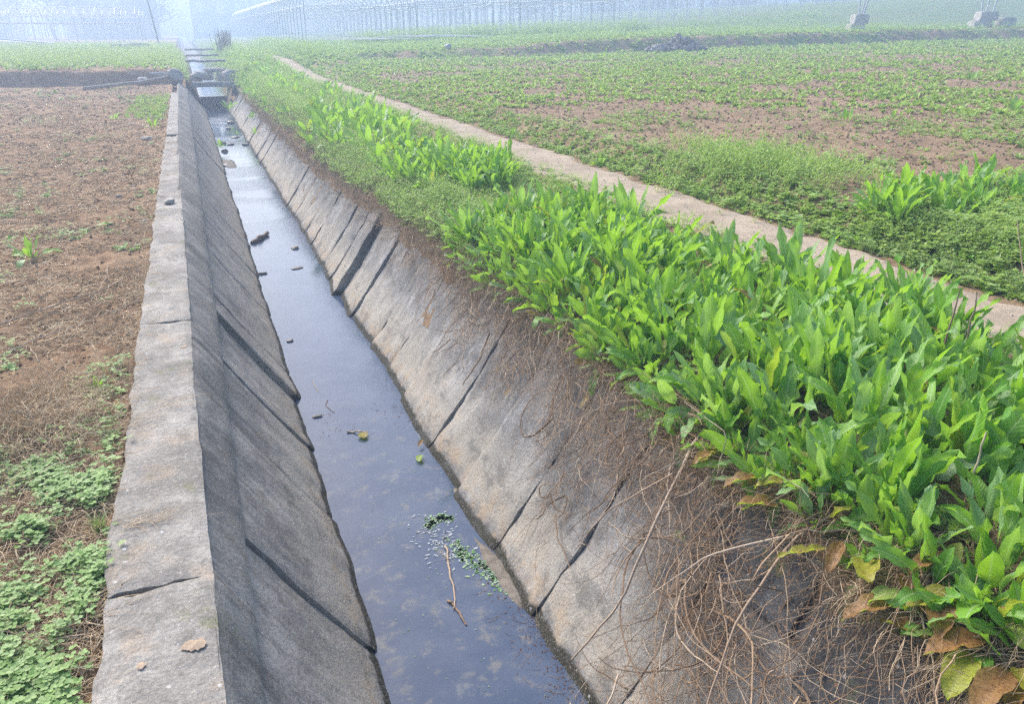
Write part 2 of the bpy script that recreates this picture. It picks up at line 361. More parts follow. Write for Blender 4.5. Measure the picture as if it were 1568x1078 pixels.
# right land
u = np.concatenate([[-.22, -.14, -.07], axis(0, 330, .022, .012)])
U, Y = np.meshgrid(u, ys_, indexing='ij')
xl, zl = lip(Y); X = xl+U
Z = gr(X, Y)
for i_, dz_ in ((0, .55), (1, .25), (2, .07)):
    Z[i_] = Z[3]-dz_; X[i_] = np.where(Y[i_] < 30.3, np.maximum(1.17+(Z[i_]+1)*.70+.05, 1.3), X[3]+.05)
    if i_ == 2: X[i_] = X[3]+.004
V, F = grid(np.stack([X, Y, Z], -1))
o = link('right_field', mesh('right_field', V, F, M['soilR'])); tag(o, kind='structure')
u = axis(0, 330, .02, .014); U, Y = np.meshgrid(u, ys_, indexing='ij')
X = -.445-U; Z = gl(X, Y); Z[0] -= .16
V, F = grid(np.stack([X, Y, Z], -1)[::-1])
o = link('left_field', mesh('left_field', V, F, M['soilL'])); tag(o, kind='structure')
# footpath
yy = np.concatenate([axis(-2.2, 40, .05, .006), [44, 50, 58, 70]]); w = np.linspace(-1, 1, 15)
Wd, Y = np.meshgrid(w, yy, indexing='ij')
ex = np.where(Wd > 0, (fbm(Y*1.9, 0*Y, 41)-.5)*.32+(fbm(Y*9, 0*Y, 43)-.5)*.18, (fbm(Y*1.6, 0*Y, 42)-.5)*.30)*np.abs(Wd)
X = 3.92+Wd*.385+ex
Zp = gr(X, Y)+.012-.02*(np.abs(Wd) > .95)
V, F = grid(np.stack([X, Y, Zp], -1)[::-1]); o = link('footpath', mesh('footpath', V, F, M['path'])); tag(o, kind='structure')
# channel bed, water (a higher reach beyond the sill)
def sheet(name, x0, x1, y0, y1, z, mat, nx=2, ny=2):
    X, Y = np.meshgrid(np.linspace(x0, x1, nx), np.linspace(y0, y1, ny), indexing='ij')
    V, F = grid(np.stack([X, Y, 0*X+z], -1)[::-1]); o = link(name, mesh(name, V, F, mat, smooth=False)); tag(o, kind='structure'); return o
sheet('channel_bed', -.1, 1.7, -2, 75, -1.2, M['sand'])
sheet('water', .38, 1.28, -1.8, 31.2, WL, M['water'])
sheet('upstream_water', .30, 1.5, 31.25, 75, WL+.42, M['water'])
# soil behind the facings so that open joints read dark, and the trench sides of the far reach
def strip(name, pts, y0, y1, mat, n=120, amp=.03):
    Y = np.linspace(y0, y1, n); P = np.zeros((len(pts), n, 3))
    for i, (x, z) in enumerate(pts):
        P[i, :, 0] = x+(fbm(Y*3+i*5, Y*0+i, 50+i)-.5)*amp*2; P[i, :, 1] = Y; P[i, :, 2] = z+(fbm(Y*2+i*3, Y*0+i, 60+i)-.5)*amp
    V, F = grid(P); o = link(name, mesh(name, V, F, mat)); tag(o, kind='structure'); return o
strip('left_bank_soil', [(-.46, -.22), (-.30, -.24), (-.20, -.40), (.34, -1.2)], -2, 31, M['soilL'], amp=.01)
strip('right_bank_soil', [(1.2, -1.25), (1.5, -.75), (1.95, -.2), (2.2, -.1)], -2, 31, M['soilR'], amp=.01)
strip('far_left_bank', [(-.5, .36), (-.34, .38), (-.15, .2), (.22, -.3), (.4, -.8)], 30.4, 75, M['soilL'], amp=.04)
strip('far_right_bank', [(1.25, -.8), (1.4, -.3), (1.7, .10), (2.0, .42)], 30.2, 75, M['soilR'], amp=.15)

# ------------------------------------------------------------------ the lined channel walls
def slab(name, parent, Y0, Y1, top, bot, mat, side, pr=(0, 0), th=.07, res=.03, amp=.008, seed=0, bow=0., joint=.006, topw=.01):
    """facing slab between joints Y0..Y1; pr = how far it stands proud of the wall line at its near / far end"""
    nu = max(6, int((Y1-Y0)/res)); (tx, tz), (bx, bz) = top, bot; ln = math.hypot(bx-tx, bz-tz); nv = max(4, int(ln/res))
    nu = min(nu, 90); nv = min(nv, 44)
    a, b = np.meshgrid(np.linspace(0, 1, nu), np.linspace(0, 1, nv), indexing='ij')
    n = np.array([-(bz-tz)*1.0, 0, (bx-tx)]); n = n/np.linalg.norm(n)*1.0
    if n[0]*side < 0: n = -n
    Y = Y0+joint+(Y1-Y0-2*joint)*a
    jw = (fbm(b*5*ln, b*0, seed+1)-.5)*.03; jw2 = (fbm(b*5*ln, b*0, seed+2)-.5)*.03
    Y = Y+jw*(1-a)**6+jw2*a**6
    tw = (fbm(Y*6, Y*0, seed+3)-.5)*topw*2*(1-b)**4
    X = tx+(bx-tx)*(b+tw); Z = tz+(bz-tz)*(b+tw)
    off = pr[0]*(1-a)+pr[1]*a+(fbm(Y*4+seed, Z*4+X*4, seed)-.5)*amp*2+(fbm(Y*19, Z*19, seed+7)-.5)*amp*.8+bow*np.sin(np.pi*b)
    e = np.minimum(np.minimum(a*nu, (1-a)*nu), np.minimum(b*nv, (1-b)*nv)); off = off-.007*np.clip(1-e, 0, 1)
    P = np.stack([X, Y, Z], -1)+n*off[..., None]
    V, F = grid(P)
    i = np.arange(nu*nv).reshape(nu, nv); ring = np.concatenate([i[:, 0], i[-1, 1:], i[-2::-1, -1], i[0, -2:0:-1]])
    B = V[ring]-n*th; k = len(V); m = len(ring); j = np.arange(m); q = np.stack([ring, ring[(j+1) % m], k+(j+1) % m, k+j], -1)
    if side < 0: F = F[:, ::-1]; q = q[:, ::-1]
    me = mesh(name, np.concatenate([V, B]), np.concatenate([F, q]), mat)
    try: me.set_sharp_from_angle(angle=R_(40))
    except Exception: pass
    return link(name, me, parent)
lw = link('channel_wall', None, loc=(0, 0, 0)); tag(lw, 'low grey concrete wall with flat capping along the left side of the water channel', 'channel wall')
rw = link('channel_wall', None, loc=(0, 0, 0)); tag(rw, 'sloping concrete slab wall under the dock plants on the right side of the channel', 'channel wall')
# capping
def capb(Y0, Y1, dz0=0, dz1=0, dx=0, crack=.012, skew=.0, seed=0):
    ny = int(max(8, (Y1-Y0)/(.025+.004*Y0))); nx = 14
    a, b = np.meshgrid(np.linspace(0, 1, ny), np.linspace(0, 1, nx), indexing='ij')
    Yr = Y0+crack/2+(Y1-Y0-crack)*a
    Yr = Yr+((fbm(b*3, b*0, seed+1)-.5)*.05+(fbm(b*12, b*0, seed+5)-.5)*.015)*(1-a)**8+((fbm(b*3, b*0, seed+11)-.5)*.05+(fbm(b*12, b*0, seed+15)-.5)*.015)*a**8
    xi = x_in(Yr)+(fbm(Yr*9, Yr*0, seed+3)-.5)*.012; xo = -.455+(fbm(Yr*5, Yr*0, seed+4)-.5)*.05
    X = xo+(xi-xo)*b+dx; e = np.minimum(np.minimum(a*ny, (1-a)*ny), np.minimum(b*nx, (1-b)*nx))
    Z = dz0+(dz1-dz0)*a+(fbm(X*7, Yr*7, seed)-.5)*.012+(fbm(X*30, Yr*30, seed+2)-.5)*.005-.006*np.clip(1-e, 0, 1)
    V, F = grid(np.stack([X, Yr, Z], -1)); F = F[:, ::-1]*1
    i = np.arange(ny*nx).reshape(ny, nx); ring = np.concatenate([i[:, 0], i[-1, 1:], i[-2::-1, -1], i[0, -2:0:-1]])
    B = V[ring]-[0, 0, .13]; k = len(V); m = len(ring); j = np.arange(m); q = np.stack([ring, k+j, k+(j+1) % m, ring[(j+1) % m]], -1)
    me = mesh('capping_block', np.concatenate([V, B]), np.concatenate([F, q]), M['cap'])
    try: me.set_sharp_from_angle(angle=R_(40))
    except Exception: pass
    return link('capping_block', me, lw)
capb(-1.5, 2.262, .004, -.004, 0, .018, seed=1); capb(2.262, 4.82, -.006, .0, -.002, .006, seed=2)
capb(4.82, 8.6, .0, -.004, 0, .008, seed=3); capb(8.6, 14.6, -.02, -.03, -.01, .03, seed=4); capb(14.6, 24.8, .0, .0, .0, .04, seed=5)
# narrow upper facing
J = [-1.5, 2.29, 4.8, 7.0, 9.4, 12.3, 16, 20, 25.5, 30]
for k in range(len(J)-1):
    xt = float(x_in((J[k]+J[k+1])/2))
    slab('upper_facing_slab', lw, J[k], J[k+1], (xt-.022, -.012), (FX, FZ-.01), M['upper'], 1, (random.uniform(.014, .022), random.uniform(.014, .022)), .06, .03, .009, 100+k, joint=.004)
# lower facing
J = [-1.2, 1.75, 2.79, 3.9, 4.75, 5.6, 6.1, 7.6, 9.0, 10.4, 12.0, 13.4, 14.7, 16.4, 18, 20, 22.5, 25, 27.5, 30.2]
for k in range(len(J)-1):
    p0 = random.uniform(-.012, .012); p1 = random.uniform(-.012, .012)
    if k == 2: p0, p1 = .008, .006
    if k == 1: p0, p1 = .0, -.012
    if k == 3: p0 = -.012
    if k == 5: p0, p1 = .025, .0
    if k == 4: p1 = -.02
    bx = .452+random.uniform(-.006, .02)+.012*max(0, (J[k]-8)/10)
    slab('facing_slab', lw, J[k], J[k+1], (FX-.012, FZ-.004), (bx+.09, WL-.14), M['left'], 1, (p0, p1), .08, .035, .012, 200+k, bow=-.012, joint=.0025)
# mortar bead between the two facings
n = 700; Yb = np.linspace(-1.4, 25, n); P = np.stack([FX-.008+(fbm(Yb*3, Yb*0, 71)-.5)*.02, Yb, FZ-.002+(fbm(Yb*4, Yb*0, 72)-.5)*.02], -1)
V, F, A = tubes(P[None], (.003+.009*fbm(Yb*9, Yb*0, 73))[None], 7); link('mortar_bead', mesh('mortar_bead', V, F, M['upper'], A), lw)
# right facing
J = [-1.2, .4, 1.35, 2.05, 2.74, 3.3, 3.9, 4.5, 5.33, 5.9, 6.5, 7.3, 8.05, 8.62, 9.23, 9.74, 10.27, 10.94, 11.5, 12.13, 12.9, 13.8, 14.6, 15.5, 16.5, 17.6, 18.6, 19.6, 21, 22.5, 24, 26, 28, 30.2]
for k in range(len(J)-1):
    ym = (J[k]+J[k+1])/2; s = random.uniform; p0, p1 = s(-.02, .012), s(-.02, .012)
    zt = -.04+random.uniform(-.03, .02) if ym < 6 else -.16+s(-.05, .03)
    if J[k] == 3.9: p0, p1 = -.012, .015
    if J[k] == 2.74: p0, p1 = .01, .004
    if J[k] == 3.3: p0, p1 = .006, .03
    if J[k] == 4.5: p0, p1 = .022, .01
    if J[k] == 2.05: p0, p1 = -.01, .0
    if J[k] == 8.05: p0, p1, zt = .065, .01, -.17
    if J[k] == 7.3: p0, p1, zt = .03, -.02, -.15
    if J[k] == 6.5: p0, p1, zt = -.01, .0, -.18
    if J[k] == 8.62: p0, p1 = .02, -.005
    bx, bz = 1.17-.098, WL-.14
    mt = M['right']
    xt = 1.17+(zt+1)*.70
    slab('facing_slab', rw, J[k], J[k+1], (xt, zt), (bx, bz), mt, -1, (p0, p1), .09, .035, .017, 300+k, bow=-.02, joint=(.007 if J[k] in (2.74, 3.9, 8.05) else .0025) if ym < 9 else .008, topw=.012)
# broken darker slabs lying against the near top of the facing
def plate(name, parent, pts, z_n, mat, th=.06, seed=0, amp=.006):
    """irregular polygon plate: pts are (x,y,z) corners, fan grid"""
    pts = np.array(pts, float); c = pts.mean(0); m = 64; k = len(pts)
    t_ = np.linspace(0, k, m, endpoint=False); i = t_.astype(int); f = (t_-i)[:, None]; rim = pts[i]*(1-f)+pts[(i+1) % k]*f
    rr = np.linspace(0, 1, 14); n = np.array(z_n, float); n /= np.linalg.norm(n)
    P = c+(rim-c)[None]*rr[:, None, None]*(1+(.05*(fbm(t_*3, t_*0, seed)-.5))[None, :, None])
    off = (fbm(P[..., 0]*7, P[..., 1]*7, seed)-.5)*amp*4+(fbm(P[..., 0]*30, P[..., 1]*30, seed+1)-.5)*amp; off[-1] -= .008
    P = P+n*off[..., None]
    P = np.concatenate([P, P[-1:]-n*th]); P = np.concatenate([P, P[:, :1]], 1)
    V, F = grid(P); me = mesh(name, V, F, mat)
    try: me.set_sharp_from_angle(angle=R_(40))
    except Exception: pass
    return link(name, me, parent)
nn = (-.8, 0, .6)
plate('broken_slab', rw, [(1.60, 1.02, -.36), (1.80, .95, -.07), (1.82, 1.48, -.05), (1.74, 1.60, -.14), (1.57, 1.50, -.40)], (-.62, -.1, .78), M['darkslab'], .07, 61)
plate('broken_slab', rw, [(1.64, 1.62, -.31), (1.80, 1.66, -.09), (1.80, 2.10, -.08), (1.72, 2.2, -.2), (1.62, 2.0, -.34)], (-.7, .05, .7), M['darkslab'], .07, 64)

# ------------------------------------------------------------------ dock plants
def dock_mesh(nl, L, W_, up, seed, ns=13, nc=5, spread=.05, lean=0., old=.08):
    """one plant: a tuft of lance-shaped leaves on stalks; up = how upright"""
    r = np.random.default_rng(seed); az = np.arange(nl)*2.4+r.uniform(-.4, .4, nl)
    inner = np.linspace(0, 1, nl)                                  # 0 inner, 1 outer
    pitch = (.08+(.28+1-up)*inner*.9)+r.uniform(-.1, .15, nl)
    bend = (.15+.75*inner*(1.25-up))+r.uniform(-.3, .55, nl)+np.where(r.random(nl) < .18, 1.0, 0)
    Ls = L*(1-.25*inner*r.random(nl))*r.uniform(.5, 1.15, nl)
    Ws = W_*r.uniform(.65, 1.18, nl)*(Ls/L)**.4
    base = np.stack([np.cos(az)*spread*inner**.5, np.sin(az)*spread*inner**.5, 0*az], -1)*r.uniform(.4, 1.3, (nl, 1)); base[:, 2] = -.01
    age = np.where(r.random(nl) < old, r.uniform(.3, .55, nl), 0)*(inner > .4); age = np.where((r.random(nl) < old*.35) & (inner > .6), .9, age)
    return leaves(base, az, pitch, bend, Ls, Ws, r.uniform(.18, .34, nl), r.uniform(-1.1, 1.1, nl), r.uniform(.012, .045, nl), r.uniform(.08, .5, nl), r.random(nl), age, ns, nc)
def as_mesh(t, mat, name='dock_leaves'): return mesh(name, t[0], t[1], mat, t[2])
docks_up = [as_mesh(dock_mesh(15+k % 5, .25+.026*(k % 4), .048+.005*(k % 3), .86+.045*(k % 4), 10+k, spread=.06), M['dock']) for k in range(10)]
docks_big = [as_mesh(dock_mesh(8, .27, .085, .30+.1*k, 140+k, ns=14, nc=7, old=.25), M['dock']) for k in range(3)]
docks_low = [as_mesh(dock_mesh(11+k % 4, .215, .056, .42+.06*(k % 3), 40+k, old=.28), M['dock']) for k in range(6)]
docks_far = [as_mesh(dock_mesh(10, .25, .06, .75, 60+k, ns=6, nc=3), M['dock']) for k in range(4)]
docks_flat = [as_mesh(dock_mesh(10, .20, .055, .3, 80+k, ns=7, nc=3, old=.12), M['dock']) for k in range(4)]
def poisson(n, fx, fy, dmin, ok, tries=9000):
    P = []
    for _ in range(tries):
        p = (random.uniform(*fx), random.uniform(*fy))
        if not ok(*p): continue
        dd = dmin(*p) if callable(dmin) else dmin
        if all((p[0]-q[0])**2+(p[1]-q[1])**2 > dd*dd for q in P): P.append(p)
        if len(P) >= n: break
    return P
GD = {'near': 'dock plants in the dense near bed', 'edge': 'dock plants drooping over the concrete edge', 'second': 'dock plants of the second clump', 'third': 'dock plants of the third clump', 'far': 'dock plants far along the bank'}
LB = {'near': 'upright bright green dock plant in the dense near bed between channel and footpath',
      'edge': 'drooping dock plant with spotted leaves hanging over the broken concrete edge of the near bed',
      'second': 'dock plant in the second clump, behind the gap of low weeds beside the footpath',
      'third': 'dock plant in the third clump, along the channel edge beyond the second clump',
      'far': 'small dock plant on the far bank between channel and narrow end of the footpath'}
def dock(me, x, y, s, key, tilt=(0, 0), rz=None, z=None, label=None, group=None):
    zz = float(gr(x, y)) if z is None else z
    o = link('dock_plant', me, loc=(x, y, zz), rot=(tilt[0], tilt[1], random.uniform(0, 6.28) if rz is None else rz)); o.scale = (s, s, s)
    tag(o, label or LB[key], 'dock plant', group or (GD[key] if key else None)); return o
# near bed
def edgeR(y): return np.interp(y, [1, 2, 3, 4, 5, 6.3], [3.08, 3.35, 3.42, 3.27, 3.04, 2.85])
for x, y in poisson(180, (1.9, 3.62), (.95, 6.25), lambda x, y: .166, lambda x, y: x < edgeR(y)+.05*math.sin(9*y) and x > 1.88+.08*math.sin(5*y)+.0*y and y < 5.95-.5*max(0, x-2.5)):
    s = random.uniform(.92, 1.36)
    t_ = min(1, max(0, (2.25-x)/.3)); me = random.choice(docks_up)
    dock(me, x, y, s, 'near', (random.uniform(-.15, .15), -.30*t_+random.uniform(-.12, .12)), z=float(gr(x, y)))
# drooping ones on the lip
for y in np.arange(1.15, 5.9, .17):
    x = 1.88+random.uniform(-.05, .10); z = float(gr(x, y))
    s = random.uniform(.9, 1.3)
    o = dock(random.choice(docks_low), x, y, s, 'edge', (0, 0), z=z); o.rotation_euler = Euler((random.uniform(-.2, .2), -.42+random.uniform(-.2, .2), 0)); 
for y in np.arange(1.25, 6.1, .26):
    x = 1.80+random.uniform(-.03, .06); s = random.uniform(.6, .9)
    dock(random.choice(docks_low), x, y, s, 'edge', (random.uniform(-.2, .2), -.7+random.uniform(-.2, .2)), rz=random.uniform(-.6, .6))
for k, (x, y, a) in enumerate([(1.98, 1.22, .2), (2.05, 1.60, 1.1), (1.96, 1.95, 2.3), (2.0, 2.45, .6), (2.2, 1.1, 3), (1.94, 3.05, 1.4)]):
    dock(docks_big[k % 3], x, y, 1.0, None, (0, -.25), rz=a, label='large-leaved dock plant with broad drooping leaves at the near edge of the bed', group='broad drooping docks at the near edge')
for x, y in poisson(50, (1.95, 3.35), (6.9, 10.2), .2, lambda x, y: x > 2.02+.15*math.sin(2*y) and x < 3.0+.15*math.sin(y*1.7) and (x-2.55)**2/.62**2+(y-8.75)**2/1.45**2 < 1):
    dock(random.choice(docks_up if y < 8.5 else docks_far), x, y, random.uniform(1.05, 1.4), 'second', (random.uniform(-.2, .2), random.uniform(-.3, .1)))
for x, y in poisson(46, (1.7, 3.7), (10.2, 16.5), .26, lambda x, y: (x-2.4-.05*(y-13))**2/.72**2+(y-13.4)**2/2.9**2 < 1):
    dock(random.choice(docks_far), x, y, random.uniform(1.3, 1.8), 'third', (random.uniform(-.2, .2), random.uniform(-.3, .1)))
FARD = poisson(70, (1.5, 3.5), (16.8, 46), lambda x, y: .34+.015*y, lambda x, y: True)
# lone plants
for me, x, y, s, lb in [
    (docks_flat[0], -1.33, 6.93, 1.15, 'broad-leaved dock plant alone on bare soil at the left, nearest one in the left field'),
    (docks_far[1], -.69, 16.3, 1.2, 'dock plant growing against the far end of the left wall capping'),
    (docks_flat[2], -1.47, 18.3, 1.1, 'dock plant on bare soil left of the one by the far wall capping'),
    (docks_flat[3], -.62, 4.05, .55, 'young dock plant with few leaves beside the straw patch and the wall capping'),
    (docks_flat[1], -2.6, 10.3, .9, 'low dock plant in the middle of the left field at the frame edge')]:
    dock(me, x, y, s, None, z=float(gl(x, y)), label=lb)
g5 = 'dock plants of the big tuft beside the footpath'
for k, (x, y) in enumerate(poisson(15, (4.75, 6.3), (3.9, 5.1), .2, lambda x, y: (x-5.5)**2/.8**2+(y-4.5-.12*(x-5.5))**2/.33**2 < 1)):
    dock(docks_up[k % 10], x, y, random.uniform(1.0, 1.25), None, (random.uniform(-.2, .2), random.uniform(-.2, .2)), label='tall dock plant in the big tuft on the field side of the footpath at right', group=g5)
for k, (x, y, s, lb) in enumerate([
    (15.6, 17.6, 1.5, 'solitary dock plant far out in the right field, the largest lone rosette there'),
    (16.2, 13.4, 1.3, 'pale dock rosette far out in the right field near the frame edge'),
    (11.8, 8.9, 1.3, 'bluish green rosette at the right frame edge above the big dock tuft'),
    (8.9, 9.3, 1.2, 'dark green rosette in the middle of the right field'),
    (9.7, 9.2, .9, 'small rosette beside the dark green rosette in the right field'),
    (4.45, 6.3, .9, 'dock plant on the field edge of the footpath beside the tall feathery weeds'),
    (4.42, 4.3, .8, 'dock plant on the field edge of the footpath left of the big tuft'),
    (4.38, 8.3, .8, 'dock plant on the field edge of the footpath opposite the second clump'),
    (4.40, 11.2, .9, 'dock plant on the field edge of the footpath opposite the third clump'),
    (4.6, 3.6, .8, 'dock plant with bluish leaves at the right end of the footpath edge')]):
    dock((docks_flat if s < 1.1 else docks_far)[k % 4], x, y, s, None, label=lb)

# ------------------------------------------------------------------ small plants (uncountable)
def rosette(nl, L, W_, seed, up=.5, ns=3, nc=3):
    r = np.random.default_rng(seed); az = np.arange(nl)*2.4+r.uniform(-.3, .3, nl)
    return leaves(np.zeros((nl, 3)), az, r.uniform(.5, 1.3, nl)*(1.3-up), r.uniform(.1, .9, nl), L*r.uniform(.6, 1.1, nl), W_*r.uniform(.8, 1.2, nl), .15, r.uniform(-.3, .3, nl), 0, .25, r.random(nl), 0, ns+1, nc)
def clover(nst, h, lw_, seed):
    """stems that end in three small round leaflets"""
    r = np.random.default_rng(seed); g = Geo()
    bx = r.normal(0, .022, (nst, 2)); ht = h*r.uniform(.4, 1.1, nst); P = np.concatenate([bx, ht[:, None]], 1)
    n3 = nst*3; az = (r.random(nst)[:, None]*6.28+np.arange(3)*2.09).ravel()
    V, F, A = leaves(np.repeat(P, 3, 0), az, r.uniform(1.1, 1.55, n3), r.uniform(0, .3, n3), lw_*r.uniform(.8, 1.2, n3), lw_*.95, .05, 0, 0, .15, np.repeat(r.random(nst), 3), 0, 4, 3, .5, .35)
    g.add(V, F, A); return np.concatenate(g.V), np.concatenate(g.F), np.concatenate(g.A)
def tuft(nb, L, seed, w=.004, ben=.9):
    r = np.random.default_rng(seed)
    return leaves(r.normal(0, .008, (nb, 3))*[1, 1, 0], r.random(nb)*6.28, r.uniform(.0, .5, nb), r.uniform(.1, ben, nb), L*r.uniform(.5, 1.1, nb), w, 0, 0, 0, .2, r.random(nb), 0, 5, 2, .2, .6)
def feather(ns_, h, seed):
    """branching herb: thin stems carrying many tiny leaves"""
    r = np.random.default_rng(seed); az = r.random(ns_)*6.28; k = 9
    th = r.uniform(.1, .7, ns_); pos = []; aa = []
    for i in range(ns_):
        for j in range(k):
            f = (j+1)/k; d = h*f; pos.append((math.cos(az[i])*math.sin(th[i])*d, math.sin(az[i])*math.sin(th[i])*d, math.cos(th[i])*d)); aa.append(j*2.4+i)
    n = len(pos)
    return leaves(np.array(pos), np.array(aa), r.uniform(.5, 1.4, n), .2, h*.17*r.uniform(.6, 1.2, n), h*.055, 0, 0, 0, .1, r.random(n), 0, 3, 2)
ros = [rosette(7, .06, .022, 500+k) for k in range(4)]+[rosette(9, .045, .02, 510+k, .3) for k in range(3)]
ros_lo = [rosette(6, .075, .034, 520+k, .6, 2, 2) for k in range(5)]
clo = [clover(7, .04, .011, 530+k) for k in range(5)]
clo_big = [clover(6, .06, .022, 540+k) for k in range(4)]
tuf = [tuft(12, .10, 550+k) for k in range(4)]
fea = [feather(5, .13, 560+k) for k in range(5)]
def put(name, temps, x, y, zf, sc, mat, label, cat, dz=0., tone=None):
    x = np.asarray(x); y = np.asarray(y); n = len(x); z = zf(x, y)+dz
    g = scatter(temps, np.stack([x, y, z], -1), rng.random(n)*6.28, np.broadcast_to(sc, (n,)), tone, rng.uniform(-.2, .2, n))
    o = link(name, g.mesh(name, mat)); tag(o, label, cat, kind='stuff'); return o
def polar(n, d0, d1, a0, a1, p=1.0):
    """more samples near the viewer's side of the field, where single leaves can be made out"""
    q = rng.random(n); d = d0*(d1/d0)**(q**p); a = np.radians(rng.uniform(a0, a1, n)); return d*np.sin(a), d*np.cos(a), d
# right field weeds
x, y, d = polar(52000, 4.6, 62, 2, 66, .85)
dens = fbm(x*.55, y*.55, 91, 4); k = (x > 4.32+.2*(fbm(y*3, y*0, 92)-.5)) & (y > 1.0)
thr = .515-.075*sst(d, 11, 26)-.30*sst(x, 5.2, 4.4)-.10*sst(y, 26, 33)
cl = fbm(x*2.6, y*2.6, 93, 3)
k &= (dens*.65+cl*.35 > thr-.01)|(rng.random(len(x)) < .07)
x, y, d = x[k], y[k], d[k]; half = rng.random(len(x)); k1 = (half < .62)
put('field_weeds', ros, x[k1 & (d < 14)], y[k1 & (d < 14)], gr, (rng.uniform(.6, 1.25, (k1 & (d < 14)).sum())), M['weed'], 'low mixed weeds scattered over the brown right field', 'weeds')
kk = d >= 14; put('field_weeds', ros_lo, x[kk], y[kk], gr, (.8+d[kk]/26)*rng.uniform(.6, 1.2, kk.sum()), M['weed'], 'hazy low weeds covering the far half of the right field', 'weeds')
kk = (~k1) & (d < 14); put('field_chickweed', clo_big, x[kk], y[kk], gr, rng.uniform(.7, 1.4, kk.sum()), M['weed'], 'round-leaved chickweed between the weeds of the right field', 'weeds')
# verge along the path, dense
x = 4.24+.22*vn(1.5+24*np.arange(5200)/5200., np.zeros(5200), 9)+np.abs(rng.normal(0, .30, 5200)); y = 1.5+24*rng.random(5200)**1.7; k = fbm(x*3, y*3, 95) > .42; x, y = x[k], y[k]
put('verge_weeds', ros+clo_big, x, y, gr, rng.uniform(.5, 1.2, len(x)), M['weed'], 'dense low weeds along the field edge of the footpath', 'weeds')
# feathery herb and chickweed carpets at the right
x = rng.normal(5.2, .42, 420); y = rng.normal(6.6, .75, 420); put('feathery_weeds', fea, x, y, gr, rng.uniform(1.0, 2.1, 420), M['weed'], 'tall feathery light green weeds on the field edge', 'weeds')
x = rng.uniform(4.5, 8, 6500); y = rng.uniform(2.0, 5.3, 6500); k = ((x-6)**2/1.7**2+(y-3.9)**2/1.15**2 < 1)&(x > 4.5); x, y = x[k], y[k]
put('chickweed_carpet', ros[:4]+ros[:4]+clo_big[:2]+fea[:2], x, y, gr, rng.uniform(.7, 1.35, len(x)), M['weed'], 'dark green leafy carpet around the big dock tuft', 'weeds', .03)
x = rng.uniform(4.3, 4.9, 260); y = rng.uniform(2.3, 4.4, 260); put('feathery_weeds', fea, x, y, gr, rng.uniform(.6, 1.1, 260), M['grass'], 'pale feathery seedlings on the path verge at right', 'weeds')
# right bank low weeds between docks
def bankpts(n, x0, x1, y0, y1, f=lambda x, y: x == x): 
    x = rng.uniform(x0, x1, n); y = rng.uniform(y0, y1, n); k = f(x, y); return x[k], y[k]
x, y = bankpts(7000, 1.75, 3.55, 5.9, 9.2, lambda x, y: (x > 1.86+.25*fbm(y*2, y*0, 96)) & (x < 3.3+.35*fbm(y*2, y*0, 97)))
put('bank_weeds', fea+clo_big+ros, x, y, gr, rng.uniform(.35, .75, len(x)), M['weed'], 'fine light green weeds filling the gap between the near dock bed and the second clump', 'weeds')
x, y = bankpts(9500, 1.55, 3.65, 9.0, 34, lambda x, y: (x > 1.66+.35*(fbm(y*1.3, y*0, 98)-.3)))
put('bank_weeds', ros_lo+fea, x, y, gr, (.45+y/28)*rng.uniform(.6, 1.2, len(x)), M['weed'], 'weeds covering the far bank between channel and footpath', 'weeds')
x, y = bankpts(1800, 1.85, 3.5, 1.0, 6.2); put('bank_weeds', clo_big+ros, x, y, gr, rng.uniform(.5, 1.1, len(x)), M['weed'], 'low weeds under the leaves of the near dock bed', 'weeds')
x, y = bankpts(5200, -.3, 6.5, 33, 62, lambda x, y: (np.abs(x-3.95) > .4) & ((x > 1.9) | (x < -.3)))
put('far_bank_weeds', ros_lo+fea, x, y, gr, rng.uniform(2, 4, len(x)), M['weed'], 'hazy green weeds where channel and footpath vanish', 'weeds')
fx_ = np.array(FARD); put('far_docks', [dock_mesh(10, .25, .06, .75, 60+k, ns=6, nc=3) for k in range(4)], fx_[:, 0], fx_[:, 1], gr, rng.uniform(1.0, 1.6, len(fx_)), M['dock'], 'hazy dock leaves along the far bank between channel and footpath', 'weeds')
x, y = bankpts(900, -.48, .05, 30.2, 60); put('far_bank_weeds', ros_lo+fea, x, y, lambda a, b: np.interp(a, [-.5, -.34, -.15, .22], [.37, .37, .2, -.3]), rng.uniform(1.2, 2.6, len(x)), M['weed'], 'hazy weeds on the left lip of the channel behind the stone sill', 'weeds')
x, y = bankpts(1100, 1.42, 2.05, 28.8, 60); put('far_bank_weeds', ros_lo+fea, x, y, lambda a, b: np.interp(a, [1.4, 1.7, 2.0], [-.25, .12, .43]), rng.uniform(1.4, 3.0, len(x)), M['weed'], 'hazy weeds on the right lip of the channel behind the stone sill', 'weeds')
x = np.concatenate([rng.uniform(1.50, 2.15, 15000), rng.uniform(3.45, 3.72, 1500)]); y = np.concatenate([5.0+25*rng.random(15000), rng.uniform(1.5, 20, 1500)]); k = (x > lip(y)[0]+.02+.22*(fbm(y*1.6, y*0, 122)-.35)) & ((fbm(x*2, y*1.5, 121) > .33)); x, y = x[k], y[k]
put('lip_weeds', ros+clo_big+fea, x, y, gr, (.55+y/28)*rng.uniform(.6, 1.3, len(x)), M['weed'], 'light green weeds creeping over the lip of the bank', 'weeds')
n_ = 6500; y = rng.uniform(4.8, 13, n_); x = lip(y)[0]+rng.uniform(0, .5, n_); k = fbm(x*3, y*2, 131) > .42; x, y = x[k], y[k]
put('lip_weeds', ros+fea+clo_big, x, y, gr, rng.uniform(.7, 1.5, len(x)), M['weed'], 'small light weeds on the steep soil above the slabs, nearest stretch', 'weeds')
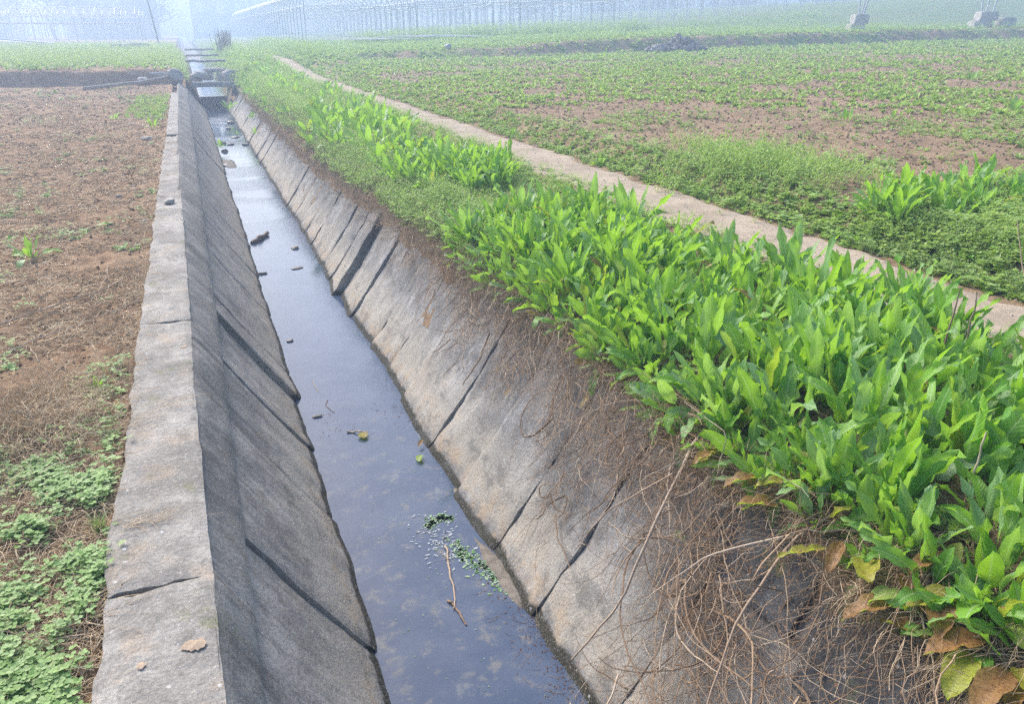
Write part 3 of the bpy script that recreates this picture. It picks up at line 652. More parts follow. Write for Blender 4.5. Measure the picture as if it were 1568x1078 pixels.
# left field
x = -.47-rng.gamma(1.6, .22, 9000); y = 1.3+rng.random(9000)*2.5
m = ((y < 2.55) & (x < -.50)) | ((y > 2.85) & (y < 3.5) & (x < -.54)) | ((fbm(x*4, y*4, 101) > .5) & (y < 3.3))
m &= (fbm(x*5, y*5, 102) > .535) & (x > -1.3); m |= rng.random(9000) < .02
x, y = x[m], y[m]; put('clover_mat', clo, x, y, gl, rng.uniform(.7, 1.35, len(x)), M['clover'], 'mat of tiny clover-like leaves beside the near end of the wall capping', 'ground cover', .004)
x, y, d = polar(7000, 3.3, 29, -40, -.5); k = (x < -.5) & (y < 29.4) & (fbm(x*1.7, y*1.7, 103) > .60-.02*sst(x, -2, -.5)); x, y, d = x[k], y[k], d[k]
put('field_seedlings', clo+ros[4:], x, y, gl, (1.0+d/14)*rng.uniform(.5, 1.1, len(x)), M['clover'], 'sparse green seedlings scattered over the bare left field', 'weeds')
x = rng.uniform(-1.3, -.5, 500); y = rng.uniform(18, 24.5, 500); put('wall_end_weeds', ros_lo+tuf, x, y, gl, rng.uniform(.7, 1.5, 500), M['weed'], 'weeds at the far end of the left wall capping', 'weeds')
x, y = bankpts(26000, -32, -.4, 30.3, 76, lambda x, y: (x < -.5) & (x > -.55*y) & ((y > 31.5+3*fbm(x*.3, y*.3, 104)) | (fbm(x, y, 105) > .5)))
put('far_crop', ros_lo+fea, x, y, gl, rng.uniform(1.8, 3.8, len(x)), M['weed'], 'hazy green crop on the raised field beyond the left field', 'crop')
# beyond the right bund: crop rows
x, y = bankpts(9000, 6, 48, 34.2, 56, lambda x, y: (fbm(x*.4, y*.8, 106) > .38) & (y > 34.8+2*fbm(x*.2, y*0, 107)))
put('far_crop', ros_lo+fea, x, y, gr, rng.uniform(1.5, 3.4, len(x)), M['weed'], 'hazy green crops beyond the low bund of the right field', 'crop')
x, y = bankpts(2600, 10, 30, 50, 54, lambda x, y: np.abs((y-50) % 2-.6) < .5); put('crop_rows', fea+ros_lo, x, y, gr, rng.uniform(4, 6.5, len(x)), M['weed'], 'rows of taller leafy plants in front of the tunnel frames', 'crop')
# grass
x = np.concatenate([rng.uniform(4.3, 5.0, 900), rng.normal(-.5, .02, 20)]); y = np.concatenate([rng.uniform(2, 20, 900), rng.normal(2.71, .03, 20)])
put('verge_grass', tuf, x[:900], y[:900], gr, rng.uniform(.5, 1.1, 900), M['grass'], 'short grass tufts on the path verge', 'grass')
o = link('grass_tuft', as_mesh(tuft(60, .09, 77, .0028, 1.3), M['grass'], 'grass_tuft'), loc=(-.505, 2.69, float(gl(-.505, 2.69)))); tag(o, 'small dark grass tuft at the edge of the near wall capping', 'grass tuft')

# ------------------------------------------------------------------ straw, twigs and dead vines
def straws(name, x, y, z, L, r, mat, label, cat, lift=.25, n=5, az=None, curve=.5, kind='stuff'):
    m = len(x); az = rng.random(m)*6.28 if az is None else az; L = np.broadcast_to(L, (m,)); s = np.linspace(0, 1, n)
    cv = rng.uniform(-curve, curve, m); el = rng.uniform(-.05, lift, m)
    a = az[:, None]+cv[:, None]*s*2; step = L[:, None]/(n-1)
    dx = np.cumsum(np.cos(a)*step, 1); dy = np.cumsum(np.sin(a)*step, 1)
    zz = el[:, None]*L[:, None]*np.sin(s*np.pi*.8)+.004
    P = np.stack([x[:, None]+dx, y[:, None]+dy, z[:, None]+zz], -1)
    V, F, A = tubes(P, (r*rng.uniform(.6, 1.3, m))[:, None]*(1-.5*s)[None], 3)
    o = link(name, mesh(name, V, F, mat, A)); tag(o, label, cat, kind=kind); return o
x, y, d = polar(64000, 1.6, 29, -38, -1.2, .8); k = (x < -.47) & (fbm(x*1.2, y*1.2, 111) > .36+.07*sst(d, 9, 4)); x, y, d = x[k], y[k], d[k]
straws('field_straw', x, y, gl(x, y), rng.uniform(.03, .14, len(x))*(1+d/20), .0014+d*.00024, M['straw'], 'dry straw litter strewn over the left field', 'straw')
x = rng.normal(-.82, .11, 2200); y = rng.normal(3.75, .24, 2200); k = x < -.5; x, y = x[k], y[k]
straws('straw_heap', x, y, gl(x, y)+rng.uniform(0, .03, len(x)), rng.uniform(.05, .2, len(x)), .0017, M['straw'], 'flattened heap of pale straw in the left field beside the capping', 'straw', .6)
x = -.46-np.abs(rng.normal(0, .06, 2600)); y = 1.2+rng.random(2600)**1.4*7; k = fbm(y*2.5, y*0, 112) > .42; x, y = x[k], y[k]
straws('edge_straw', x, y, gl(x, y)+.01, rng.uniform(.04, .15, len(x)), .0012, M['straw'], 'dry straw along the outer edge of the wall capping', 'straw', .5)
x = rng.uniform(-1.2, -.47, 2000); y = rng.uniform(1.5, 3.7, 2000); straws('mat_straw', x, y, gl(x, y)+.03, rng.uniform(.03, .13, 2000), .0011, M['straw'], 'straw strands caught on the green mat beside the near capping', 'straw', .2)
for cy, cx, nn_, lb in [(2.63, -.38, 60, 'wisp of straw lying on the near capping block'), (3.58, -.30, 34, 'thin strands of straw lying across the capping'), (3.42, -.38, 20, 'few straw strands on the capping near the first crack')]:
    x = rng.normal(cx, .06, nn_); y = rng.normal(cy, .03, nn_); x = np.clip(x, -.45, -.22)
    straws('straw_wisp', x, y, 0*x+.004, rng.uniform(.03, .13, nn_), .0008, M['straw'], lb, 'straw', .15, az=rng.normal(.2, .5, nn_), kind='thing')
x, y, d = polar(3600, 4.6, 30, 8, 62); k = (x > 4.8); x, y, d = x[k], y[k], d[k]
straws('field_straw', x, y, gr(x, y), rng.uniform(.03, .16, len(x))*(1+d/20), .0014+d*.0002, M['straw'], 'dry stalks scattered between weeds of the right field', 'straw', .5)
# crumbs of soil
def clod(seed):
    r = np.random.default_rng(seed); q = np.array([[-1,-1,-1],[1,-1,-1],[1,1,-1],[-1,1,-1],[-.7,-.7,1],[.7,-.7,1],[.7,.7,1],[-.7,.7,1]])*.5*r.uniform(.5, 1.2, (8, 3))
    return q, np.array([[4,5,6,7],[0,1,5,4],[1,2,6,5],[2,3,7,6],[3,0,4,7]]), np.zeros((8, 4))
cl_ = [clod(k) for k in range(8)]
x, y, d = polar(9000, 1.5, 29, -38, -1.2, .8); k = x < -.48; x, y, d = x[k], y[k], d[k]
put('soil_crumbs', cl_, x, y, gl, (.005+.0010*d)*rng.uniform(.4, 2.2, len(x))**1.2, M['soilL'], 'loose crumbs of soil on the left field', 'soil')
x, y, d = polar(16000, 4.5, 34, 6, 64, .8); k = x > 4.7; x, y, d = x[k], y[k], d[k]
put('soil_crumbs', cl_, x, y, gr, (.009+.0008*d)*rng.uniform(.4, 2.2, len(x))**1.2, M['soilR'], 'loose crumbs of soil on the right field', 'soil')
x = rng.uniform(3.5, 4.35, 900); y = 2+20*rng.random(900)**1.5
put('path_grit', cl_, x, y, gr, .005+.012*rng.random(900)**4+.0004*y, M['grit'], 'small stones and grit on the footpath', 'grit', .012)
# hanging dead weeds on the right facing
def vines(m, y0, y1, L0, L1, r, seed, out=.06, drift=.5, y_pow=1., top=.0, n=12, toward=-.2):
    q = np.random.default_rng(seed); y = y0+(y1-y0)*q.random(m)**y_pow; xl, zl = lip(y)
    x = xl+q.uniform(-.02, .22, m)+top; z = gr(x, y)+q.uniform(0, .04, m); L = q.uniform(L0, L1, m); st = L/(n-1)
    dyb = q.normal(toward, drift, m); P = np.zeros((m, n, 3)); P[:, 0] = np.stack([x, y, z], -1)
    o0 = q.uniform(.005, out, m); wob = q.normal(0, .35, (m, n)); dirz = q.uniform(-.1, .6, m)
    for i in range(1, n):
        f = i/(n-1)
        d = np.stack([-np.ones(m)*(.75-.25*f), dyb+wob[:, i], dirz*(1-f*2.2)-.75*f-.1], -1); d /= np.linalg.norm(d, axis=1, keepdims=True)
        p = P[:, i-1]+d*st[:, None]
        wx = 1.17+(p[:, 2]+1)*.70; t_ = wx-p[:, 0]                       # >0 : in front of the wall
        mn = .012+o0*.35; mx = .03+o0
        p[:, 0] = np.where((p[:, 2] < -.12), wx-np.clip(t_, mn, mx*2.5), p[:, 0])
        p[:, 2] = np.maximum(p[:, 2], -.985)
        P[:, i] = p
    s = np.linspace(1, .35, n)
    return P, (r*q.uniform(.6, 1.4, m))[:, None]*s
def vine_obj(name, specs, label, seeds=0, tw=3, vm=None):
    vm = vm or M['vine']
    g = Geo()
    for sp in specs:
        P, Rr = vines(**sp); V, F, A = tubes(P, Rr, 3); g.add(V, F, A)
        m, n, _ = P.shape                                              # short side twigs
        i = rng.integers(0, m, m*tw); j = rng.integers(2, n, m*tw); b = P[i, j]
        d = rng.normal(0, 1, (m*tw, 3)); d[:, 0] -= .6; d[:, 2] -= .3; d /= np.linalg.norm(d, axis=1, keepdims=True)
        Lt = rng.uniform(.02, .09, (m*tw, 1)); Q = np.stack([b, b+d*Lt*.5+rng.normal(0, .006, b.shape), b+d*Lt], 1)
        Q[:, :, 0] = np.minimum(Q[:, :, 0], 1.17+(Q[:, :, 2]+1)*.70+np.where(Q[:, :, 2] > -.12, 1, -.008))
        V, F, A = tubes(Q, .0008, 3); g.add(V, F, A)
    o = link(name, g.mesh(name, vm)); tag(o, label, 'dead weeds', kind='stuff'); return o
vine_obj('dead_vines', [dict(m=70, y0=1.35, y1=3.0, L0=.2, L1=.8, r=.0015, seed=1, out=.13, drift=.55, toward=-.15),
                        dict(m=50, y0=1.8, y1=3.3, L0=.25, L1=.7, r=.0014, seed=2, out=.16, drift=.9, toward=-.3),
                        dict(m=12, y0=1.5, y1=3.0, L0=.5, L1=1.0, r=.0032, seed=3, out=.2, drift=.5, toward=.1)],
         'brown tangle of dead weeds hanging down the near slabs', tw=5)
vine_obj('dead_vines', [dict(m=420, y0=3.0, y1=5.4, L0=.12, L1=.5, r=.0017, seed=4, out=.08, drift=.45),
                        dict(m=20, y0=3.0, y1=5.4, L0=.3, L1=.7, r=.0028, seed=5, out=.08, drift=.5)], 'dead weeds fringing the slabs below the far part of the near dock bed')
vine_obj('dead_vines', [dict(m=600, y0=5.4, y1=11, L0=.10, L1=.40, r=.002, seed=6, out=.05, drift=.3)], 'brown dead grass hanging over the slabs under the second clump', tw=1, vm=M['deadgrass'])
vine_obj('dead_vines', [dict(m=380, y0=11, y1=29, L0=.15, L1=.5, r=.005, seed=8, out=.05, drift=.3)], 'faded dead grass hanging over the far slabs', tw=1, vm=M['deadgrass'])
vine_obj('dead_vines', [dict(m=300, y0=.75, y1=1.5, L0=.15, L1=.6, r=.0019, seed=9, out=.07, drift=.5), dict(m=22, y0=.8, y1=1.5, L0=.3, L1=.7, r=.0036, seed=10, out=.1, drift=.6)], 'dead stalks over the dark broken slabs at the bottom right corner')
def tangle(name, cs, label, r0=.0015, Lm=.38, thick=.16, out=.10):
    g = Geo(); n = 16
    for cy, cz, sy, sz, m in cs:
        y = rng.normal(cy, sy, m); z = rng.normal(cz, sz, m); h = np.abs(rng.normal(.02, out*.5, m))+.008
        a = rng.normal(3.9, .9, m); L = rng.gamma(4, Lm/4, m); cv = rng.normal(0, 1.6, m); hv = rng.normal(0, .25, m)
        s_ = np.arange(n)/(n-1); A_ = a[:, None]+cv[:, None]*s_+np.cumsum(rng.normal(0, .16, (m, n)), 1)     # angle in the plane of the slope: x axis = +Y, y axis = up
        st = (L/(n-1))[:, None]; yy = y[:, None]+np.cumsum(np.cos(A_)*st, 1); zz = z[:, None]+np.cumsum(np.sin(A_)*st, 1)*.82
        hh = np.maximum(h[:, None]+hv[:, None]*s_*L[:, None]*.6+.05*np.sin(s_*3)[None]*L[:, None], .006); zz = np.clip(zz, -.975, .05)
        P = np.stack([1.17+(zz+1)*.70-hh*.82, yy, zz+hh*.57], -1)
        rr = np.where(rng.random(m) < thick, r0*2.6, r0)*rng.uniform(.6, 1.4, m); V, F, A = tubes(P, rr[:, None]*np.linspace(1, .45, n)[None], 3); g.add(V, F, A)
        k = m*2; i = rng.integers(0, m, k); j = rng.integers(1, n, k); b = P[i, j]; d = rng.normal(0, 1, (k, 3)); d[:, 0] -= .5; d[:, 2] -= .2; d /= np.linalg.norm(d, axis=1, keepdims=True)
        Lt = rng.uniform(.02, .11, (k, 1)); Q = np.stack([b, b+d*Lt*.5+rng.normal(0, .008, b.shape), b+d*Lt+[0, 0, -.01]], 1); Q[:, :, 0] = np.minimum(Q[:, :, 0], 1.17+(Q[:, :, 2]+1)*.70-.006)
        V, F, A = tubes(Q, .0007, 3); g.add(V, F, A)
    o = link(name, g.mesh(name, M['vine'])); tag(o, label, 'dead weeds', kind='stuff')
tangle('dead_tangle', [(2.5, -.17, .26, .08, 170), (2.05, -.34, .15, .08, 170), (1.60, -.40, .13, .09, 110), (1.95, -.66, .12, .09, 70), (2.95, -.15, .2, .06, 80)], 'fine brown tangle of branching dead stems over the near slabs')
tangle('dead_tangle', [(3.5, -.13, .25, .06, 90), (3.35, -.35, .1, .1, 40), (4.4, -.12, .3, .06, 110), (4.15, -.3, .1, .1, 60), (5.3, -.14, .4, .07, 120), (5.0, -.3, .12, .1, 60), (3.05, -.42, .08, .12, 60), (5.9, -.26, .1, .08, 50), (6.8, -.25, .12, .07, 50)], 'patches of fine dead stems along the top of the slabs below the dock bed', Lm=.26)
# matted dead weeds under the docks
x, y = bankpts(6000, 1.72, 2.3, .8, 6.8); straws('dead_thatch', x, y, gr(x, y), rng.uniform(.04, .2, len(x)), .0013, M['deadgrass'], 'matted dead stems on the soil under the dock edge', 'dead weeds', .35, az=rng.normal(3.1, .9, len(x)))
x, y = bankpts(1800, 1.5, 2.1, 6.5, 24); straws('dead_thatch', x, y, gr(x, y), rng.uniform(.08, .26, len(x)), .0025, M['deadgrass'], 'brown dead grass along the lip of the far bank', 'dead weeds', .35, az=rng.normal(3.1, .9, len(x)))
x, y = bankpts(4200, 1.5, 2.3, 4.6, 22); k = x > lip(y)[0]-.05; x, y = x[k], y[k]
straws('dead_grass', x, y, gr(x, y), rng.uniform(.05, .22, len(x)), .0012+.00018*y, M['deadgrass'], 'tan dead grass lying over the lip of the bank', 'dead grass', .5, az=rng.normal(3.3, 1.0, len(x)))
# small brown seed husks caught in the near tangle
P, _ = vines(900, 1.4, 3.0, .3, 1.0, .002, 1, out=.13, drift=.55); n = 5200; i = rng.integers(0, 420, n); j = rng.integers(2, 12, n); b = P[i, j]+rng.normal(0, .012, (n, 3))
b[:, 0] = np.minimum(b[:, 0], 1.17+(b[:, 2]+1)*.70-.008)
V, F, A = leaves(b, rng.random(n)*6.28, rng.uniform(.3, 2.8, n), .2, rng.uniform(.005, .013, n), rng.uniform(.003, .006, n), 0, 0, 0, .3, rng.random(n), 0, 3, 2)
o = link('seed_husks', mesh('seed_husks', V, F, M['seed'], A)); tag(o, 'brown seed husks caught in the near tangle of dead weeds', 'seed husks', kind='stuff')

# ------------------------------------------------------------------ stones, beams and driftwood
def rock_mesh(name, sx, sy, sz, seed, mat, rough=.35, n=18):
    th = np.linspace(0, np.pi, n); ph = np.linspace(0, 2*np.pi, n*2+1); T, Pp = np.meshgrid(th, ph, indexing='ij')
    d = np.stack([np.sin(T)*np.cos(Pp), np.sin(T)*np.sin(Pp), np.cos(T)], -1)
    q = d*1.0; e = .72; q = np.sign(q)*np.abs(q)**e                   # boxier than a ball
    f = 1+rough*(fbm(d[..., 0]*1.6+d[..., 2]*2.1+9, d[..., 1]*1.7+seed, seed)-.5)*2+.10*(fbm(d[..., 0]*6+4, d[..., 1]*6+d[..., 2]*5, seed+1)-.5)
    f[:, -1] = f[:, 0]; P = q*f[..., None]*[sx, sy, sz]*.5
    V, F = grid(P); return mesh(name, V, F, mat)
def rock(x, y, z, s, seed, label, mat='stone', rz=None, cat='stone', name='stone', tilt=0):
    o = link(name, rock_mesh(name, *s, seed, M[mat]), loc=(x, y, z), rot=(tilt, tilt*.5, seed*1.7 if rz is None else rz)); tag(o, label, cat); return o
rock(-.36, 30.0, .16, (.45, .5, .5), 2, 'brownish boulder at the end of the soil step, touching the fallen pole', rz=.1)
rock(.30, 31.5, -.02, (.42, .5, .42), 3, 'grey boulder at the left end of the rough stone sill across the channel', rz=.2)
rock(.50, 31.0, .17, (.50, .42, .24), 5, 'angular boulder leaning on the left bank above the concrete beam', rz=.1)
rock(1.52, 31.2, .06, (.62, .5, .52), 7, 'largest boulder at the right end of the rough stone sill', rz=.3)
rock(1.12, 31.8, .0, (.22, .3, .36), 8, 'small buff upright stone in the gap of the sill', rz=.1)
rock(1.02, 31.9, .28, (.85, .4, .16), 9, 'flat slab of stone bridging the gap on top of the sill', rz=.05)
rock(.75, 33.2, .02, (.5, .4, .3), 12, 'stone in the channel behind the sill')
rock(-1.35, 29.75, .08, (.34, .3, .22), 14, 'pale buff stone on the dark soil step in the left field')
rock(-.75, 30.1, .22, (.9, .3, .20), 15, 'long grey stone slab at the end of the soil step beside the channel', rz=.05)
def beam(x0, x1, y, z, wy, hz, label, mat='beam', seed=0):
    nx = 26; xs = np.linspace(x0, x1, nx); k = 16; a = np.arange(k)*2*np.pi/k
    cy = np.sign(np.cos(a))*np.abs(np.cos(a))**.35*wy/2; cz = np.sign(np.sin(a))*np.abs(np.sin(a))**.35*hz/2
    P = np.stack([np.repeat(xs[:, None], k, 1), y+cy[None]+0*xs[:, None], z+cz[None]+(fbm(xs*3, xs*0, seed)-.5)[:, None]*.05], -1)
    P += (fbm(P[..., 0]*6, P[..., 1]*9+P[..., 2]*9, seed+4)-.5)[..., None]*.03; P = np.concatenate([P, P[:, :1]], 1)
    c0 = P[:1].mean(1, keepdims=True)+0*P[:1]; c1 = P[-1:].mean(1, keepdims=True)+0*P[-1:]; P = np.concatenate([c0, P, c1])
    V, F = grid(P); o = link('concrete_beam', mesh('concrete_beam', V, F, M[mat])); tag(o, label, 'beam'); return o
beam(.14, 1.72, 29.9, -.09, .24, .17, 'rough concrete beam spanning the channel in front of the stone sill', seed=1)
beam(.05, 1.55, 36.2, .46, .5, .09, 'thin flat slab bridging the channel behind the stone sill', seed=2)
beam(.1, 1.6, 43, .50, .3, .08, 'hazy concrete beam across the channel, the second one behind the sill', seed=3)
beam(.1, 1.7, 52, .58, .3, .10, 'hazy concrete beam across the channel, farthest one towards the horizon', seed=4)
for x, y, s, sd, lb in [(.99, 10.19, (.11, .09, .05), 1, 'dark wet stone breaking the water near the floating log'),
    (.90, 9.23, (.13, .07, .025), 2, 'thin sliver of stone just under the water in front of the dark wet stone'),
    (.60, 21.2, (.15, .14, .09), 3, 'round buff stone in the far water, nearest the left wall'), (.78, 20.9, (.17, .11, .06), 4, 'flat buff stone in the far water, middle one of three'),
    (.58, 19.7, (.13, .12, .10), 5, 'round grey stone in the far water in front of the two buff ones'), (.97, 22.3, (.2, .15, .06), 6, 'pale flat stone in the far water near the right wall'),
    (1.12, 20.7, (.16, .13, .08), 7, 'dark stone against the foot of the far right wall'), (.9, 24.4, (.12, .12, .08), 9, 'small dark stone in the far ripples'),
    (1.06, 26.0, (.3, .2, .12), 10, 'dark stone by the right wall near the stone sill'), (.55, 17.6, (.2, .3, .06), 11, 'mud-covered stone at the foot of the far left wall'),
    (.50, 9.15, (.10, .05, .035), 12, 'dark debris lump against the left wall beside the water'), (.54, 6.86, (.06, .05, .03), 13, 'small dark clump of debris in the water by the left wall'),
    (.54, 5.25, (.075, .032, .022), 14, 'brown bark-coloured pebble in the water beside the left wall')]:
    rock(x, y, WL+s[2]*.1, s, sd, lb, 'wetstone', 0 if sd > 11 else None)
for x, y, s, sd, lb in [(-.86, 9.4, (.06, .05, .04), 20, 'small pale pebble on the left field near the mossy part of the capping'), (-.75, 14.5, (.2, .14, .09), 21, 'buff stone beside the dock plant at the far wall capping'),
                        (-.55, 7.9, (.05, .05, .03), 22, 'bluish pebble beside the moss edge of the capping'), (-.33, 8.55, (.16, .09, .05), 23, 'flat mossy stone chip on the capping joint')]:
    rock(x, y, (0.005 if sd == 23 else float(gl(x, y)))+.01, s, sd, lb)
def log(name, pts, r, mat, label, cat, sides=8, taper=.8):
    pts = np.array(pts, float); n = 24; t_ = np.linspace(0, len(pts)-1, n); P = np.stack([np.interp(t_, range(len(pts)), pts[:, k]) for k in range(3)], -1)
    P[:, 2] += (fbm(t_*2, t_*0, len(label))-.5)*r*1.2; P[:, 1] += (fbm(t_*2, t_*0+3, len(label))-.5)*r*1.2
    Rr = r*np.linspace(1, taper, n)*(1+.3*(fbm(t_*5, t_*0, 5)-.5)); P = np.concatenate([P[:1]-(P[1:2]-P[:1])*.02, P, P[-1:]]); Rr = np.concatenate([[r*.05], Rr, [r*.05]])
    V, F, A = tubes(P[None], Rr[None], sides, tone=[.5]); o = link(name, mesh(name, V, F, M[mat], A)); tag(o, label, cat); return o
log('floating_log', [(.50, 10.62, WL+.015), (.60, 10.8, WL+.03), (.73, 11.05, WL+.025)], .035, 'darkwood', 'short dark brown log floating in the channel', 'log')
log('fallen_pole', [(-2.9, 27.4, .0), (-1.9, 28.2, .06), (-1.0, 29.3, .12), (-.25, 30.2, .20)], .055, 'wood', 'long grey wooden pole lying in front of the dark soil step', 'pole')
def branch(name, segs, mat, label, cat='twig'):
    g = Geo()
    for pts, r in segs:
        pts = np.array(pts, float); n = 14; t_ = np.linspace(0, len(pts)-1, n); P = np.stack([np.interp(t_, range(len(pts)), pts[:, k]) for k in range(3)], -1)
        P += (np.stack([fbm(t_*3, t_*0+k, int(abs(pts[0, 0])*99)) for k in range(3)], -1)-.5)*r*3; V, F, A = tubes(P[None], (r*np.linspace(1, .5, n))[None], 5, tone=[random.random()]); g.add(V, F, A)
    o = link(name, g.mesh(name, M[mat])); tag(o, label, cat); return o
branch('twig', [([(.955, 3.42, WL+.004), (.925, 3.26, WL+.006), (.875, 3.0, WL+.006), (.845, 2.93, WL+.004)], .0065), ([(.835, 3.0, WL+.008), (.86, 2.95, WL+.007), (.865, 2.80, WL+.004)], .0075), ([(.93, 3.30, WL+.01), (.91, 3.36, WL+.03)], .003)], 'stalk', 'forked brown twig floating in the near water')
branch('twig', [([(.655, 5.5, WL+.003), (.625, 5.41, WL+.003), (.665, 5.27, WL+.003)], .003)], 'seed', 'thin dark V-shaped twig floating by the left wall')
branch('twig', [([(.60, 5.9, WL+.003), (.615, 5.68, WL+.003)], .003)], 'straw', 'pale straw stalk floating near the V-shaped twig')
def fz(pts, f, dz=.012): return [(x, y, float(f(x, y))+dz+d) for x, y, d in pts]
branch('stick', [(fz([(-1.25, 5.2, 0), (-.95, 5.5, .02), (-.70, 5.75, .02), (-.47, 6.2, .03)], gl), .006), (fz([(-.75, 5.7, .02), (-.72, 6.1, .03), (-.76, 6.5, .01)], gl), .004)], 'stalk', 'forked dry stick reaching from the left field to the capping', 'stick')
branch('stick', [(fz([(-1.3, 4.55, 0), (-1.0, 4.85, .02), (-.72, 5.05, .03), (-.48, 5.35, .02)], gl), .004)], 'stalk', 'curved dry stick in front of the forked one on the left field', 'stick')
branch('stick', [(fz([(-1.5, 6.4, 0), (-1.2, 6.3, .02), (-.8, 6.5, .0)], gl), .004)], 'stalk', 'thin dry stick behind the forked one on the left field', 'stick')
branch('stick', [(fz([(-1.05, 3.0, 0), (-.90, 3.12, .01), (-.84, 3.2, .005)], gl), .009)], 'wood', 'flat pale wood chip lying on the near green mat', 'wood chip')
branch('withered_plant', [(fz([(-.74, 10.3, 0), (-.78, 10.32, .14), (-.84, 10.3, .25)], gl), .006), (fz([(-.76, 10.3, .08), (-.70, 10.3, .18)], gl), .004), (fz([(-.77, 10.3, .12), (-.88, 10.35, .18)], gl), .003)], 'seed', 'dark upright withered plant on the left field near the capping', 'dead plant')
branch('dead_stalk', [(fz([(4.25, 2.75, 0), (4.35, 3.0, .18), (4.42, 3.15, .42)], gr), .005)], 'stalk', 'leaning tan dead stalk with pale tip beside the path at right', 'dead stalk')
for pts, lb in [([(3.02, 2.35, 0), (3.05, 2.36, .28), (3.06, 2.36, .40)], 'tall reddish dead stalk in the near dock bed, left one of the pair'),
                ([(3.10, 2.30, 0), (3.11, 2.31, .25), (3.10, 2.31, .38)], 'tall reddish dead stalk in the near dock bed, right one of the pair'),
                ([(2.22, 1.52, 0), (2.24, 1.53, .12), (2.26, 1.54, .25)], 'broken brown stalk standing among the nearest dock leaves')]:
    branch('dead_stalk', [(fz(pts, gr), .006)], 'vine', lb, 'dead stalk')
branch('dead_branch', [([(1.98, 2.55, .06), (1.70, 2.35, .02), (1.45, 2.2, -.22), (1.30, 2.16, -.52), (1.18, 2.3, -.86)], .008), ([(1.6, 2.3, -.05), (1.42, 2.5, -.30), (1.32, 2.6, -.55)], .004)], 'stalk', 'long bare branch reaching from the dock bed down to the water', 'branch')
branch('dead_branch', [([(2.0, 1.75, .06), (1.70, 1.72, .0), (1.45, 1.65, -.2), (1.28, 1.55, -.45)], .007), ([(1.7, 1.72, .02), (1.5, 1.9, -.14), (1.35, 2.05, -.4)], .004)], 'stalk', 'pale bent branch crossing above the dark broken slabs', 'branch')
branch('dead_branch', [([(2.1, 1.18, .05), (1.85, 1.08, .0), (1.65, 1.02, -.18), (1.5, 1.0, -.4)], .008)], 'stalk', 'thick dry branch at the bottom right corner under the docks', 'branch')
branch('hanging_root', [([(1.62, 4.55, -.25), (1.53, 4.5, -.40), (1.47, 4.5, -.50), (1.42, 4.5, -.56)], .008)], 'stalk', 'short brown root hanging down the slab below the far end of the near dock bed', 'root')
# loose leaves
def oneleaf(name, loc, L, W_, az, pitch, bend, age, label, tone=.3, mat='dock', cat='leaf', twist=.3, wave=.02, fold=.2):
    V, F, A = leaves(np.zeros((1, 3)), az, pitch, bend, L, W_, .06, twist, wave, fold, tone, age, 12, 5)
    o = link(name, mesh(name, V, F, M[mat], A), loc=loc); tag(o, label, cat); return o
def onw(y, z, off=.02): return (1.17+(z+1)*.70-off, y, z)
oneleaf('fallen_leaf', onw(3.32, -.16), .10, .030, 3.6, 2.4, -.2, .8, 'orange and yellow withered leaf stuck to the right slab below the dock bed')
oneleaf('fallen_leaf', onw(4.02, -.40), .075, .022, 3.5, 2.3, .1, .95, 'small rusty leaf stuck to the slab joint, left of the orange and yellow one')
oneleaf('fallen_leaf', (1.86, 2.75, .02), .17, .055, 3.6, 1.9, .6, .97, 'curled brown dead leaf at the lip of the slab left of the near drooping docks')
oneleaf('fallen_leaf', (1.83, 2.55, -.02), .19, .06, 3.9, 2.1, .5, .0, 'grey-green leaf hanging down over the lip of the near slab', .9)
for k, (x, y, a, ag, lb) in enumerate([(1.84, 1.10, 2.9, .95, 'large crumpled pinkish brown leaf at the bottom right corner'), (1.80, 1.00, 3.4, .98, 'crumpled brown leaf below the pinkish one at the bottom right corner'),
        (1.78, 1.10, 3.6, .45, 'yellowing leaf lying at the bottom right corner'), (1.86, 1.28, 3.9, .95, 'long brown withered leaf curving down under the nearest docks'), (1.90, 1.22, 2.8, .5, 'yellow leaf on the soil under the nearest docks')]):
    oneleaf('withered_leaf', (x, y, float(gr(x, y))+.05), .19, .085, a, 1.5, .5, ag, lb, wave=.035, fold=.45)
for k in range(22):
    x, y = random.uniform(1.74, 2.0), random.uniform(.9, 2.3)
    oneleaf('withered_leaf', (x, y, float(gr(x, y))+random.uniform(.01, .06)), random.uniform(.11, .19), random.uniform(.04, .08), random.uniform(2.2, 4.4), random.uniform(1.2, 1.8), random.uniform(.2, 1.0), random.choice([.5, .9, .95, 1.0]), 'curled dead leaf among the dead stems under the nearest docks', wave=.04, fold=.5)['group'] = 'dead leaves under the nearest docks'
branch('floating_weed', [([(.70, 4.93, WL+.006), (.76, 4.90, WL+.012), (.83, 4.86, WL+.012)], .0075)], 'straw', 'green and brown weed stem floating above the round yellow leaf', 'weed stem')
oneleaf('floating_leaf', (.79, 4.87, WL+.016),   .095, .07, -1.6, 1.5, .1, .62, 'round yellow leaf floating in the middle of the channel', twist=0, wave=.004, fold=.1)
oneleaf('floating_leaf', (1.08, 4.42, WL+.014), .09, .05, -1.8, 1.4, .3, .35, 'crumpled green and yellow leaf floating against the right wall', twist=.6)
oneleaf('floating_leaf', (1.10, 4.52, WL+.02), .08, .03, .9, 1.2, .3, .97, 'brown curled leaf against the right wall above the green and yellow one')
